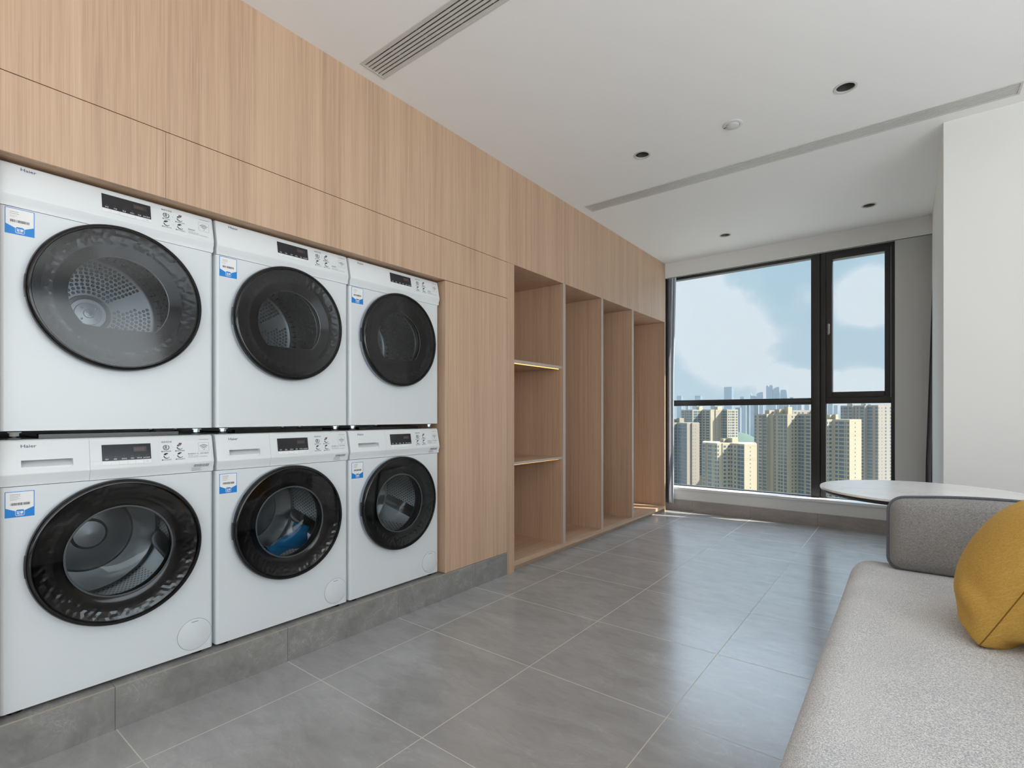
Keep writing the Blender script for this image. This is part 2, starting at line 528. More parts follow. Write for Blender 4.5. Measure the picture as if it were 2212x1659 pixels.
b = MB(); b.box((-0.585, y0+0.040, 1.285), (-0.165, y0+0.046, 2.58)); wpart(b, 'pane', PANE)
b = MB(); b.box((-0.63, y0+0.040, 0.262), (-0.122, y0+0.046, 1.18)); wpart(b, 'pane', PANE)

# ------------------------------------------------------------------ cabinetry
def board(mb, lo, hi, m=0): mb.rbox(lo, hi, 0.0008, 1, m)
ys = [-0.345, 0.690, 1.726, 2.683]
names = ['oak panel above the nearest dryer, cut off by the left edge of the photo',
         'oak panel above the second and third dryers, middle of the panel strip',
         'oak panel of the strip ending at the open wardrobe, above the tall oak panel']
for i in range(3):
    o = MB(); board(o, (W-0.018, ys[i]+0.0004, 1.851), (W, ys[i+1]-0.0004, 2.090))
    ob = o.build('overhead_panel', WOOD)
    tag(ob, names[i], 'panel', 'oak panels in the strip over the machines')
o = MB(); board(o, (W-0.018, -7.0, 1.851), (W, ys[0]-0.0012, 2.090)); board(o, (W-0.018, -7.0, 0.147), (W, 0.255, 1.849))
struct(o.build('trim_niche_left', WOOD))
# carcass round the machines (dark inside)
o = MB(); o.box((XL+0.001, -0.2, 1.851), (W-0.019, 2.68, 2.09))
struct(o.build('trim_niche_top', WOODX))
o = MB(); o.rbox((XL+0.002, 0.237, 0.149), (W-0.02, 0.255, 1.849), 0.0008, 1)
tag(o.build('niche_side_board', WOOD), 'oak side board left of the nearest stacked machines', 'board')
tp = empty('tall_cupboard', (W, 2.39, 0.147), 'tall plain oak cupboard front between the last stacked machines and the open wardrobe', 'cupboard')
def tpp(mb, name, m):
    mb.v = [tuple(Vector(v)-tp.location) for v in mb.v]; return mb.build(name, m, tp)
o = MB(); board(o, (W-0.018, 2.1012, 0.149), (W, 2.6805, 1.848)); tpp(o, 'door', WOOD)
o = MB(); board(o, (XL+0.01, 2.1012, 0.149), (W-0.0185, 2.119, 1.848)); tpp(o, 'side_panel', WOOD)
o = MB(); o.box((XL+0.01, 2.12, 0.149), (W-0.03, 2.66, 1.848)); tpp(o, 'carcass', SEAM)

# tiled plinth
o = MB()
js = [-1.4, -0.0645, 0.5405, 1.1495, 1.7545, 2.36, 2.6825]
for a, c in zip(js, js[1:]):
    o.box((XL+0.002, a+0.0008, 0), (W, c-0.0008, 0.143), 0)
    o.box((XL+0.002, a+0.0008, 0.143), (W-0.003, c-0.0008, 0.1465), 0)
    o.box((W-0.0029, a+0.0008, 0.143), (W-0.0002, c-0.0008, 0.1466), 1)
o.box((XL+0.002, js[0], 0.0), (W-0.004, 2.6815, 0.144), 1)
tag(o.build('tiled_plinth', [PLINTH, TILE_EDGE]), 'low grey stone tiled plinth under the washing machines', 'plinth')

# open wardrobe
wd = empty('open_wardrobe', (W-0.3, 4.09, 0), 'built-in oak wardrobe with four open bays, shelves in the nearest bay', 'wardrobe')
wloc = wd.location.copy()
def wp(mb, name, m, parent=None, **kw):
    mb.v = [tuple(Vector(v)-wloc) for v in mb.v]; return mb.build(name, m, parent or wd, **kw)
ZB, ZT = 0.070, 2.0915
o = MB(); board(o, (XL+0.002, 2.6835, 0.0), (W, 2.758, ZT)); wp(o, 'side_panel', WOOD)
divs = [(3.381, 3.4175), (4.009, 4.045), (4.637, 4.676)]
for a, c in divs:
    o = MB(); o.box((XL+0.02, a, ZB), (W-0.0012, c, ZT), 0); o.box((W-0.0012, a, ZB), (W, c, ZT), 1)
    wp(o, 'divider', [WOOD, WOOD_EDGE])
o = MB(); board(o, (XL+0.002, 5.482, 0.0), (W, YE, ZT)); wp(o, 'side_panel', WOOD)
o = MB(); o.box((XL+0.002, 2.758, 0.036), (W, 5.482, ZB)); wp(o, 'bottom_board', WOODX)
o = MB(); o.box((XL+0.002, 2.758, 0.0), (W-0.035, 5.482, 0.036)); wp(o, 'toe_kick', WOODX)
o = MB(); o.box((XL+0.002, 2.758, ZB), (XL+0.02, 5.482, ZT)); wp(o, 'back_panel', WOOD)
LED = mat('warm_led_strip', '#ffb060', 0.5)
bsdf(LED).inputs['Emission Color'].default_value = (1.0, 0.52, 0.16, 1); bsdf(LED).inputs['Emission Strength'].default_value = 2.2
for zt, zb in ((1.448, 1.427), (0.744, 0.726)):
    o = MB(); o.box((XL+0.02, 2.758, zb), (W-0.012, 3.381, zt), 0); o.box((W-0.012, 2.758, zb), (W-0.010, 3.381, zt), 1)
    sh = wp(o, 'shelf', [WOODX, WOOD_EDGE])
    o = MB(); o.box((W-0.034, 2.765, zb-0.004), (W-0.026, 3.36, zb))
    l = wp(o, 'led_strip', LED, sh); l['label'] = 'thin warm glowing light strip'

# ------------------------------------------------------------------ machines
HW = 0.299           # half width
RD = 0.247           # door radius
def hexbolt(mb, c, r, h, m=0):
    mb.lathe([(0, c[2]), (r, c[2]), (r, c[2]+h), (0, c[2]+h)], (c[0], c[1], 0), 'z', 6, m)

def machine(kind):
    wash = kind == 'washing_machine'
    Hb = 0.836 if wash else 0.827
    le, seam = (0.107, 0.142) if wash else (0.102, 0.136)
    zt = Hb
    zd = zt - (0.390 if wash else 0.375)       # door centre
    root = empty(kind, (0, 0, 0))
    # --- cabinet with door hole
    b = MB(); zs = zt - seam - 0.0018
    r = 0.006
    # rounded vertical edges: outline in plan
    outl = [(-0.56, -HW), (-r*1.8, -HW)] + [(-r*1.8+r*1.8*math.sin(a), -HW+r*1.8-r*1.8*math.cos(a)) for a in (R(30), R(60), R(90))] \
         + [(-r*1.8+r*1.8*math.cos(a), HW-r*1.8+r*1.8*math.sin(a)) for a in (0, R(30), R(60), R(90))] + [(-0.56, HW)]
    n = len(outl)
    vs = [(x, y, 0.004) for x, y in outl] + [(x, y, zs) for x, y in outl]
    fs = []
    for i in range(n):
        j = (i+1) % n
        if abs(outl[i][0]) < 1e-6 and abs(outl[j][0]) < 1e-6: continue       # front face is built separately
        fs.append((i, j, n+j, n+i))
    fs.append(tuple(range(n-1, -1, -1))); fs.append(tuple(range(n, 2*n)))
    b.add(vs, fs)
    # front face: square grid round hole
    hw = HW - r*1.8
    N = 64; ring = []; sq = []
    z0f, z1f = 0.004, zs
    for k in range(N):
        a = 2*PI*k/N; c_, s_ = math.cos(a), math.sin(a)
        ring.append((0, 0.172*c_, zd + 0.172*s_))
        tx = hw/abs(c_) if abs(c_) > 1e-6 else 1e9
        tz = ((z1f-zd) if s_ > 0 else (zd-z0f))/abs(s_) if abs(s_) > 1e-6 else 1e9
        t = min(tx, tz); sq.append((0, c_*t, zd + s_*t))
    b.add(ring + sq, [(k, N+k, N+(k+1) % N, (k+1) % N) for k in range(N)])
    for cy in (-hw, hw):
        for cz in (z0f, z1f):
            # close the corners left by the ray grid
            near = sorted(range(N), key=lambda k: abs(sq[k][1]-cy)+abs(sq[k][2]-cz))[:2]
            p, q = sq[near[0]], sq[near[1]]
            b.add([p, q, (0, cy, cz)], [(0, 1, 2)])
    b.build('cabinet', APPL, root, smooth=35, fix=True)
    # --- control panel
    X0, X1 = -0.006, 0.012
    def face(z): return X0 + (X1-X0)*(zt - z)/le
    def fn(y, z, e=0.0007): return (face(z)+e, y-HW, z)
    def cpanel(ya, yb, hole=None):
        mb = MB()
        rr = 0.008
        prof = [(-0.30, zt), (X0-rr, zt), (X0-rr*0.3, zt-rr*0.3), (X0+0.0012, zt-rr)]
        prof += [(X1-0.0005, zt-le+0.004), (X1, zt-le+0.001), (X1-0.001, zt-le-0.002), (0.004, zt-le-0.018), (0.0, zt-seam+0.004), (0.0, zt-seam), (-0.30, zt-seam)]
        bm = bmesh.new()
        A = [bm.verts.new((x, ya, z)) for x, z in prof]; B = [bm.verts.new((x, yb, z)) for x, z in prof]
        m_ = len(prof)
        for i in range(m_):
            j = (i+1) % m_
            if hole and i == 3: continue
            bm.faces.new((A[i], A[j], B[j], B[i]))
        bm.faces.new(A[::-1]); bm.faces.new(B)
        if hole:
            ha, hb, hz0, hz1, dep = hole
            (xa, za), (xb, zb) = prof[3], prof[4]
            def P(y, z):
                t = (za - z)/(za - zb); return bm.verts.new((xa+(xb-xa)*t, y, z))
            c = [P(ha, hz0+0.008), P(ha+0.008, hz0), P(hb-0.008, hz0), P(hb, hz0+0.008), P(hb, hz1), P(ha, hz1)]
            TL, TR, BR, BL = A[3], B[3], B[4], A[4]
            bm.faces.new((BL, BR, c[2], c[1])); bm.faces.new((BR, c[3], c[2])); bm.faces.new((BL, c[1], c[0]))
            bm.faces.new((BR, TR, c[4], c[3])); bm.faces.new((TR, TL, c[5], c[4])); bm.faces.new((TL, BL, c[0], c[5]))
            dv = [bm.verts.new((v.co.x - (0.004 if v.co.z < hz0+0.009 else dep), v.co.y, v.co.z)) for v in c]
            for i in range(6): bm.faces.new((c[i], c[(i+1) % 6], dv[(i+1) % 6], dv[i]))
            bm.faces.new((dv[0], dv[1], dv[2], dv[3])); bm.faces.new((dv[0], dv[3], dv[4], dv[5]))
        ed = [e for e in bm.edges if all(abs(v.co.y-(ya if ya < -0.29 else 9)) < 1e-6 for v in e.verts) or all(abs(v.co.y-(yb if yb > 0.29 else 9)) < 1e-6 for v in e.verts)]
        ed = [e for e in ed if all(v.co.x > -0.2 for v in e.verts)]
        bmesh.ops.bevel(bm, geom=ed, offset=0.005, segments=3, profile=0.5, affect='EDGES', clamp_overlap=True)
        bmesh.ops.recalc_face_normals(bm, faces=bm.faces)
        mb.bm(bm); return mb
    dw = 0.215 - HW
    if wash:
        drawer = cpanel(-HW, dw-0.0003, (0.048-HW, 0.172-HW, zt-0.093, zt-0.064, 0.040)).build('detergent_drawer', APPL2, root, smooth=40)
        cp = cpanel(dw+0.0003, HW).build('control_panel', APPL2, root, smooth=40)
        lp = drawer
    else:
        cp = cpanel(-HW, HW).build('control_panel', APPL2, root, smooth=40)
        lp = cp
    # logo
    zl = zt - (0.0245 if wash else 0.0205)
    b = MB().text('Haier', fn, 0.0140, 0.047, zl, 0, 1.18, bold=0.006)
    b.build('brand_lettering', LOGO, lp)
    # display
    dz1, dz0, dzs = (zt-0.025, zt-0.080, zt-0.094) if wash else (zt-0.020, zt-0.070, zt-0.083)
    ya, yb = 0.2475, 0.389
    def quad(mb, y0_, y1_, z0_, z1_, e, m=0):
        mb.add([fn(y0_, z0_, e), fn(y1_, z0_, e), fn(y1_, z1_, e), fn(y0_, z1_, e)], [(0, 1, 2, 3)], m)
    b = MB()
    b.add([fn(ya, dz0, 0.0), fn(yb, dz0, 0.0), fn(yb, dz1, 0.0), fn(ya, dz1, 0.0), fn(ya, dz0, 0.0012), fn(yb, dz0, 0.0012), fn(yb, dz1, 0.0012), fn(ya, dz1, 0.0012)],
          [(4,5,6,7),(0,1,5,4),(1,2,6,5),(2,3,7,6),(3,0,4,7)], 0)
    Hd = dz1-dz0; Wd = yb-ya
    quad(b, ya+Wd*0.632, ya+Wd*0.912, dz0+Hd*0.50, dz0+Hd*0.82, 0.0014, 1)
    b.text('8888', lambda y, z: fn(y, z, 0.0016), Hd*0.30, ya+Wd*0.645, dz0+Hd*0.545, 2, 0.93)
    labs = ['程序', '温度', '超净洗', '漂洗', '预约洗', '启动/暂停'] if wash else ['高温', '中温', '低温', '时间+', '童锁', '启动/暂停']
    cc = [0.09, 0.255, 0.435, 0.60, 0.75, 0.90]
    for t_, f_ in zip(labs, cc):
        b.text(t_, lambda y, z: fn(y, z, 0.0016), 0.0052, ya+Wd*f_, dz0+Hd*0.065, 3, 0.95, 'CENTER', bold=0.0)
        quad(b, ya+Wd*f_-0.0008, ya+Wd*f_+0.0008, dz0+Hd*0.24, dz0+Hd*0.255, 0.0015, 4)
    b.build('display', [DISP, DIGBG, DIGIT, INKW, INKL], cp)
    bw = Wd/6
    for k in range(6):
        b = MB()
        y0_, y1_ = ya+bw*k+0.0004, ya+bw*(k+1)-0.0004
        zz = [dz0-0.0012, dzs]
        b.add([fn(y0_, zz[1], 0), fn(y1_, zz[1], 0), fn(y1_, zz[0], 0), fn(y0_, zz[0], 0),
               fn(y0_, zz[1], 0.0022), fn(y1_, zz[1], 0.0022), fn(y1_, zz[0], 0.0014), fn(y0_, zz[0], 0.0014)],
              [(4,5,6,7),(0,1,5,4),(1,2,6,5),(2,3,7,6),(3,0,4,7)], 0)
        if k == 5: b.text('▷II', lambda y, z: fn(y, z, 0.0024), 0.005, (y0_+y1_)/2, (zz[0]+zz[1])/2-0.002, 1, 1, 'CENTER')
        b.build('button', [BTN, INKL], cp)
    # instruction print: four icons, texts, wifi mark (the square code is left out)
    b = MB()
    o_ = 0.0045 if wash else 0.0
    e1 = lambda y, z: fn(y, z, 0.0009)
    quad(b, 0.418, 0.590, zt-le+0.006, zt-0.019, 0.0004, 2)
    b.text('商用洗衣机' if wash else '商用干衣机', e1, 0.0072, 0.423, zt-0.0215-o_*0.9, 0, 0.95, bold=0.0)
    steps = ['❶预约洗衣机', '❷匹配验证码', '❸支付后洗衣', '❹洗好后取衣'] if wash else ['❶APP扫码', '❷匹配验证码', '❸支付后干衣', '❹烘干后取衣']
    for k in range(4):
        cy = 0.4375 + 0.0445*(k % 2); cz = zt - 0.038 - o_ - (0.0305 if k > 1 else 0)
        # icon: open ring with a small figure inside
        rr = 0.0103
        for (q0, q1, r0, r1) in (((40, 320, 0.78, 1.0),) if k == 0 else ((150, 300, 0.70, 1.0), (30, 130, 0.6, 1.0))):
            vs, fs = [], []
            nn = 18
            for i in range(nn+1):
                a = R(q0 + (q1-q0)*i/nn + (90 if k == 0 else 30))
                vs += [e1(cy+rr*r0*math.cos(a), cz+rr*r0*math.sin(a)), e1(cy+rr*r1*math.cos(a), cz+rr*r1*math.sin(a))]
            for i in range(nn): fs.append((2*i, 2*i+1, 2*i+3, 2*i+2))
            b.add(vs, fs, 0)
        if k < 2:
            quad(b, cy-0.005+0.001*k, cy+0.003, cz-0.005, cz+0.009, 0.0010, 1)
        if k >= 1:
            vs = [e1(cy+0.006*math.cos(2*PI*i/14)+0.002, cz-0.002+0.006*math.sin(2*PI*i/14)) for i in range(14)]
            b.add([(v[0]+0.0002, v[1], v[2]) for v in vs], [tuple(range(14))], 2)
            vs = [e1(cy+0.003*math.cos(2*PI*i/10)-0.003, cz+0.0055+0.003*math.sin(2*PI*i/10)) for i in range(10)]
            b.add(vs, [tuple(range(10))], 0)
        if k == 1: quad(b, cy-0.003, cy+0.007, cz+0.0095, cz+0.0145, 0.0011, 3)
        b.text(steps[k], e1, 0.0054, cy-0.0005, cz-0.0165, 0, 0.98, 'CENTER', bold=0.0)
    for zz in (0.038+o_, 0.0685+o_): b.text('>', e1, 0.008, 0.4575, zt-zz-0.003, 1, 0.6)
    # wifi box
    wy0, wy1, wz0, wz1 = 0.546, 0.5825, zt-0.063, zt-0.029
    for (p, q, r_, s_) in ((wy0, wy1, wz0, wz0+0.0006), (wy0, wy1, wz1-0.0006, wz1), (wy0, wy0+0.0006, wz0, wz1), (wy1-0.0006, wy1, wz0, wz1)):
        quad(b, p, q, r_, s_, 0.0009, 1)
    cy = (wy0+wy1)/2; cz = wz0+0.006
    for rr in (0.008, 0.0135, 0.019):
        vs, fs = [], []
        for i in range(15):
            a = R(45+90*i/14)
            for r_ in (rr-0.0009, rr+0.0009): vs.append(e1(cy+r_*math.cos(a), cz+r_*math.sin(a)))
        for i in range(14): fs.append((2*i, 2*i+1, 2*i+3, 2*i+2))
        b.add(vs, fs, 0)
    quad(b, cy-0.001, cy+0.001, cz-0.001, cz+0.0025, 0.0009, 0)
    if wash:
        b.text('首次使用扫一扫，即可下载APP', e1, 0.0056, 0.508, zt-0.0725, 0, 0.95, bold=0.0)
    else:
        b.text('使用说明', e1, 0.0062, 0.508, zt-0.0715, 0, 0.95, bold=0.0)
    b.text('扫描二维码，进入APP', e1, 0.0038, 0.508, zt-0.0785, 1, 0.95)
    b.text('手机扫码后按提示操作，即可开始使用本机', e1, 0.0038, 0.508, zt-0.084, 1, 0.95)
    quad(b, 0.549, 0.583, zt-0.0185, zt-0.0170, 0.0009, 1)
    b.build('instruction_print', [INK, INKL, APPL2, REDINK], cp)
    if wash:   # serial sticker on the sloped lip
        def sl(y, z, e=0.0006):
            za, zb, xa, xb = zt-le-0.002, zt-le-0.018, 0.011, 0.004
            t = (za-z)/(za-zb) if z > zb else 1+ (zb-z)/(zb-(zt-seam+0.004))
            x = xa+(xb-xa)*t if t <= 1 else xb + (0-xb)*(t-1)
            return (x+e, y-HW, z)
        b = MB()
        za, zm, zb = zt-le-0.0025, zt-le-0.018, zt-seam+0.004
        b.add([sl(0.520, zm), sl(0.580, zm), sl(0.583, za), sl(0.524, za)], [(0,1,2,3)], 0)
        b.add([sl(0.517, zb), sl(0.576, zb), sl(0.580, zm), sl(0.520, zm)], [(0,1,2,3)], 0)
        yy = 0.527
        while yy < 0.578:
            w_ = random.choice([0.0006, 0.0011, 0.0017])
            b.add([sl(yy, zm+0.0035, 0.0010), sl(yy+w_, zm+0.0035, 0.0010), sl(yy+w_+0.0015, za-0.002, 0.0010), sl(yy+0.0015, za-0.002, 0.0010)], [(0,1,2,3)], 1)
            yy += w_ + 0.0012
        for zz, l_ in ((zm-0.001, 0.034), (zm-0.0055, 0.030), (zm-0.010, 0.038)):
            b.add([sl(0.521, zz-0.0012, 0.0010), sl(0.521+l_, zz-0.0012, 0.0010), sl(0.521+l_, zz+0.0004, 0.0010), sl(0.521, zz+0.0004, 0.0010)], [(0,1,2,3)], 2)
        b.build('serial_sticker', [APPL2, INK, INKL], cp)
    # --- door
    dc = (0, 0, zd)
    b = MB()
    b.lathe([(0.226, 0.002), (0.240, 0.002), (0.246, 0.007)], dc, 'x', 96, 1)
    b.lathe([(0.246, 0.007), (RD, 0.012), (RD+0.0006, 0.024)], dc, 'x', 96, 1)
    b.lathe([(RD+0.0006, 0.024), (0.2465, 0.033), (0.243, 0.040), (0.238, 0.0435), (0.234, 0.0435), (0.2325, 0.0415), (0.2325, 0.034), (0.226, 0.010), (0.226, 0.002)], dc, 'x', 96, 0)
    # small grip notch on the left side
    b.lathe([(RD-0.002, 0.015), (RD+0.0016, 0.016), (RD+0.0016, 0.028), (RD-0.002, 0.029)], dc, 'x', 16, 0, a0=R(172), a1=R(188))
    door = b.build('door', [BLACKG, CHROME], root, smooth=40)
    b = MB()
    # faceted ring under the glass
    NRW = 5; NF = 120; rnd = random.Random(3)
    vs = []
    for i in range(NRW+1):
        f = i/NRW; r_ = 0.229 - 0.047*f; x_ = 0.036 - 0.009*math.sin(f*PI/2)
        for k in range(NF):
            a = 2*PI*(k + 0.5*(i % 2))/NF
            j = rnd.uniform(-0.0007, 0.0007) if 0 < i < NRW else 0.0
            vs.append((x_+j, r_*math.cos(a), zd+r_*math.sin(a)))
    fs = []
    for i in range(NRW):
        for k in range(NF):
            k2 = (k+1) % NF
            A0, A1, B0, B1 = i*NF+k, i*NF+k2, (i+1)*NF+k, (i+1)*NF+k2
            if i % 2 == 0: fs += [(A0, B0, A1), (A1, B0, B1)]
            else: fs += [(A0, B0, B1), (A0, B1, A1)]
    b.add(vs, fs, 0)
    b.build('faceted_ring', FACET, door)
    b = MB()
    if wash:
        b.lathe([(0.183, 0.027), (0.160, 0.024), (0.152, 0.020), (0.150, 0.006), (0.160, 0.002), (0.226, 0.002)], dc, 'x', 96, 0)
        b.build('inner_bezel', BLACKG, door, smooth=40)
        b = MB(); b.lathe([(0.1515, 0.020), (0.150, -0.01), (0.146, -0.045), (0.132, -0.075), (0.105, -0.092), (0.06, -0.098), (0.0, -0.1)], dc, 'x', 64)
        b.build('glass_bowl', BOWL, door, smooth=60)
        b = MB(); b.lathe([(0.1495, 0.0225), (0.1535, 0.0245), (0.1555, 0.0235)], dc, 'x', 64)
        b.build('bowl_ring', RUBBER, door, smooth=60)
    else:
        # bezel with a D-shaped window, flat at the bottom
        N = 96; rw = 0.143; cut_ = -0.101; inner = []; outer = []; back = []
        for k in range(N):
            a = 2*PI*k/N
            y_, z_ = rw*math.cos(a), rw*math.sin(a)
            if z_ < cut_:
                z_ = cut_ - 0.004*(1-(y_/0.1)**2)
            inner.append((0.018, y_, zd+z_)); back.append((0.006, y_, zd+z_))
            outer.append((0.027, 0.183*math.cos(a), zd+0.183*math.sin(a)))
        b.add(outer + inner + back, [(k, N+k, N+(k+1) % N, (k+1) % N) for k in range(N)] + [(N+k, 2*N+k, 2*N+(k+1) % N, N+(k+1) % N) for k in range(N)])
        b.build('inner_bezel', BLACKG, door, smooth=30)
        b = MB(); b.tube(inner, 0.0009, 5, closed=True); b.build('window_trim', STEEL, door, smooth=60)
    b = MB(); b.lathe([(0.2325, 0.0408), (0.20, 0.0425), (0.12, 0.0440), (0.0, 0.0446)], dc, 'x', 96)
    b.build('glass_cover', WASHGLASS if wash else DRYGLASS, door, smooth=60)
    # --- gasket and drum
    b = MB()
    b.lathe([(0.1725, 0.0), (0.166, 0.001), (0.163, -0.012), (0.172, -0.022), (0.160, -0.035), (0.165, -0.050), (0.239, -0.055)], dc, 'x', 64)
    b.build('door_gasket', RUBBER if wash else STEEL, root, smooth=50)
    b = MB()
    if wash:
        pr = [(0.236, -0.055), (0.2345, -0.075), (0.2375, -0.080), (0.2375, -0.385), (0.228, -0.395)]
        b.lathe(pr, (0, 0, 0), 'x', 96, 0)
        b.lathe([(0.228, -0.395), (0.15, -0.402), (0.14, -0.392), (0.06, -0.385), (0.05, -0.375), (0.0, -0.372)], (0, 0, 0), 'x', 64, 1)
        dm = b.build('drum', [DRUMW, METALB], root, smooth=40)
    else:
        b.lathe([(0.236, -0.055), (0.262, -0.060), (0.262, -0.12), (0.270, -0.13), (0.270, -0.30), (0.262, -0.31), (0.262, -0.40), (0.252, -0.41), (0.240, -0.41), (0.236, -0.40)], (0, 0, 0), 'x', 96, 0)
        b.lathe([(0.236, -0.40), (0.225, -0.398), (0.215, -0.405), (0.075, -0.405), (0.072, -0.392), (0.062, -0.390)], (0, 0, 0), 'x', 64, 1)
        b.lathe([(0.062, -0.390), (0.058, -0.398), (0.045, -0.398), (0.043, -0.386), (0.018, -0.384), (0.016, -0.380), (0.006, -0.379), (0.0, -0.377)], (0, 0, 0), 'x', 48, 1)
        # embossed dots in three sectors
        for ri in range(9):
            r_ = 0.088 + ri*0.0148
            nd = int(2*PI*r_/0.0165)
            for k in range(nd):
                a = 2*PI*(k + 0.5*(ri % 2))/nd
                if math.cos(3*(a-0.45)) > 0.80 + 0.012*ri: continue
                b.lathe([(0.0062, -0.4049), (0.0050, -0.4015), (0.0026, -0.4000), (0.0, -0.3998)], (0, r_*math.cos(a), r_*math.sin(a)), 'x', 8, 1)
        for k in range(4):
            a = PI/4 + k*PI/2
            b.lathe([(0.0045, -0.386), (0.004, -0.382), (0.0, -0.381)], (0, 0.031*math.cos(a), 0.031*math.sin(a)), 'x', 10, 1)
        dm = b.build('drum', [DRUMD, METALB], root, smooth=45)
    dm.location = (0, 0, zd)
    if wash:
        for a0 in (100, 220, 340):
            b = MB()
            vs = []; fs = []; nx = 12; sec = [(-0.030, 0.237), (-0.022, 0.214), (-0.010, 0.196), (0.0, 0.192), (0.010, 0.196), (0.022, 0.214), (0.030, 0.237)]
            for i in range(nx+1):
                x_ = -0.085 - 0.29*i/nx; k_ = math.sin(PI*min(max(i/nx*0.94+0.03, 0), 1))**0.35
                for (w_, r_) in sec:
                    rr = 0.237 - (0.237-r_)*k_
                    a = R(a0) + w_/0.22 + 0.25*(i/nx-0.5)
                    vs.append((x_, rr*math.cos(a), rr*math.sin(a)))
            ns = len(sec)
            for i in range(nx):
                for k in range(ns-1): fs.append((i*ns+k, i*ns+k+1, (i+1)*ns+k+1, (i+1)*ns+k))
            b.add(vs, fs); b.build('lifter', LIFT, dm, smooth=60)
    # --- energy label
    b = MB()
    ey, ew = 0.0125, 0.067; ez1 = zt - (0.158 if wash else 0.141); eh = 0.079
    ez0 = ez1 - eh
    g = lambda y, z, e: (e, y-HW, z)
    def gq(y0_, y1_, z0_, z1_, e, m): b.add([g(y0_, z0_, e), g(y1_, z0_, e), g(y1_, z1_, e), g(y0_, z1_, e)], [(0,1,2,3)], m)
    b.add([g(ey, ez0, 0), g(ey+ew, ez0, 0), g(ey+ew, ez1, 0), g(ey, ez1, 0), g(ey, ez0, .0005), g(ey+ew, ez0, .0005), g(ey+ew, ez1, .0005), g(ey, ez1, .0005)],
          [(4,5,6,7),(0,1,5,4),(1,2,6,5),(2,3,7,6),(3,0,4,7)], 0)
    t_ = 0.0018
    b.add([g(ey+t_, ez0+eh*0.37, .0007), g(ey+ew*0.36, ez0+eh*0.24, .0007), g(ey+ew*0.64, ez0+eh*0.24, .0007), g(ey+ew-t_, ez0+eh*0.37, .0007), g(ey+ew-t_, ez1-t_, .0007), g(ey+t_, ez1-t_, .0007)], [(0,1,2,3,4,5)], 1)
    for (q, e, m) in ((0.0009, .0009, 1), (0.0, .0011, 0)):
        y0_, y1_, z0_, z1_ = ey+ew*0.36-q, ey+ew*0.65+q, ez0+eh*0.06-q, ez0+eh*0.29+q
        c_ = 0.003
        b.add([g(y0_+c_, z0_, e), g(y1_-c_, z0_, e), g(y1_, z0_+c_, e), g(y1_, z1_-c_, e), g(y1_-c_, z1_, e), g(y0_+c_, z1_, e), g(y0_, z1_-c_, e), g(y0_, z0_+c_, e)], [tuple(range(8))], m)
    b.text('智家', lambda y, z: g(y, z, .0013), 0.0088, ey+ew*0.505, ez0+eh*0.135, 1, 0.95, 'CENTER', bold=0.03)
    gq(ey+ew*0.42, ey+ew*0.59, ez0+eh*0.075, ez0+eh*0.095, .0013, 1)
    rows = ((0.88, 0.50, 0.012), (0.82, 0.50, 0.009), (0.765, 0.44, 0.009), (0.71, 0.50, 0.007), (0.665, 0.40, 0.007)) if wash else ((0.86, 0.46, 0.010), (0.79, 0.46, 0.010), (0.71, 0.40, 0.006), (0.66, 0.34, 0.005))
    for (f_, l_, h_) in rows:
        yy = ey+ew*0.17
        while yy < ey+ew*l_:
            w_ = random.uniform(0.0012, 0.0026)
            gq(yy, min(yy+w_, ey+ew*l_+0.001), ez0+eh*(f_-h_), ez0+eh*(f_+h_), .0009, 2)
            yy += w_+0.0007
    yy = ey+ew*0.18
    while yy < ey+ew*0.83:
        w_ = random.choice([0.0004, 0.0006, 0.0012, 0.0016])
        gq(yy, yy+w_, ez0+eh*0.46, ez0+eh*0.56, .0009, 3); yy += w_+random.choice([0.0004, 0.0007, 0.001])
    b.build('energy_label', [BLUE, PAPER, INKL, INK], root)
    # --- filter flap on washers
    if wash:
        fy, fz, fr = 0.533-HW, 0.0735, 0.058
        b = MB()
        b.lathe([(fr, 0.0), (fr-0.0003, 0.0016), (fr-0.002, 0.0024), (0.0, 0.0026)], (0, fy, fz), 'x', 64, 0)
        b.lathe([(fr+0.0011, 0.0004), (fr+0.0001, 0.0005)], (0, fy, fz), 'x', 64, 1)
        b.box((0.0022, fy-0.012, fz+0.047), (0.0029, fy+0.012, fz+0.0495), 1)
        b.build('filter_cover', [APPL, INKL], root, smooth=50)
    # --- feet
    hgt = 0.0075 if wash else 0.024
    for fx in (-0.03, -0.52):
        for fy in (-0.262, 0.250):
            b = MB()
            if wash:
                b.lathe([(0, -hgt), (0.02, -hgt), (0.018, 0.004), (0, 0.004)], (fx, fy, 0), 'z', 20)
                b.build('foot', BLACKG, root, smooth=40)
            else:
                b.lathe([(0, -hgt), (0.019, -hgt), (0.016, -hgt+0.006), (0.006, -hgt+0.007), (0.006, -0.012)], (fx, fy, 0), 'z', 20, 1)
                hexbolt(b, (fx, fy, -0.013), 0.0125, 0.010); hexbolt(b, (fx, fy, -0.003), 0.018, 0.004)
                b.build('foot', [ZINC, RUBBER], root, smooth=30)
    return root

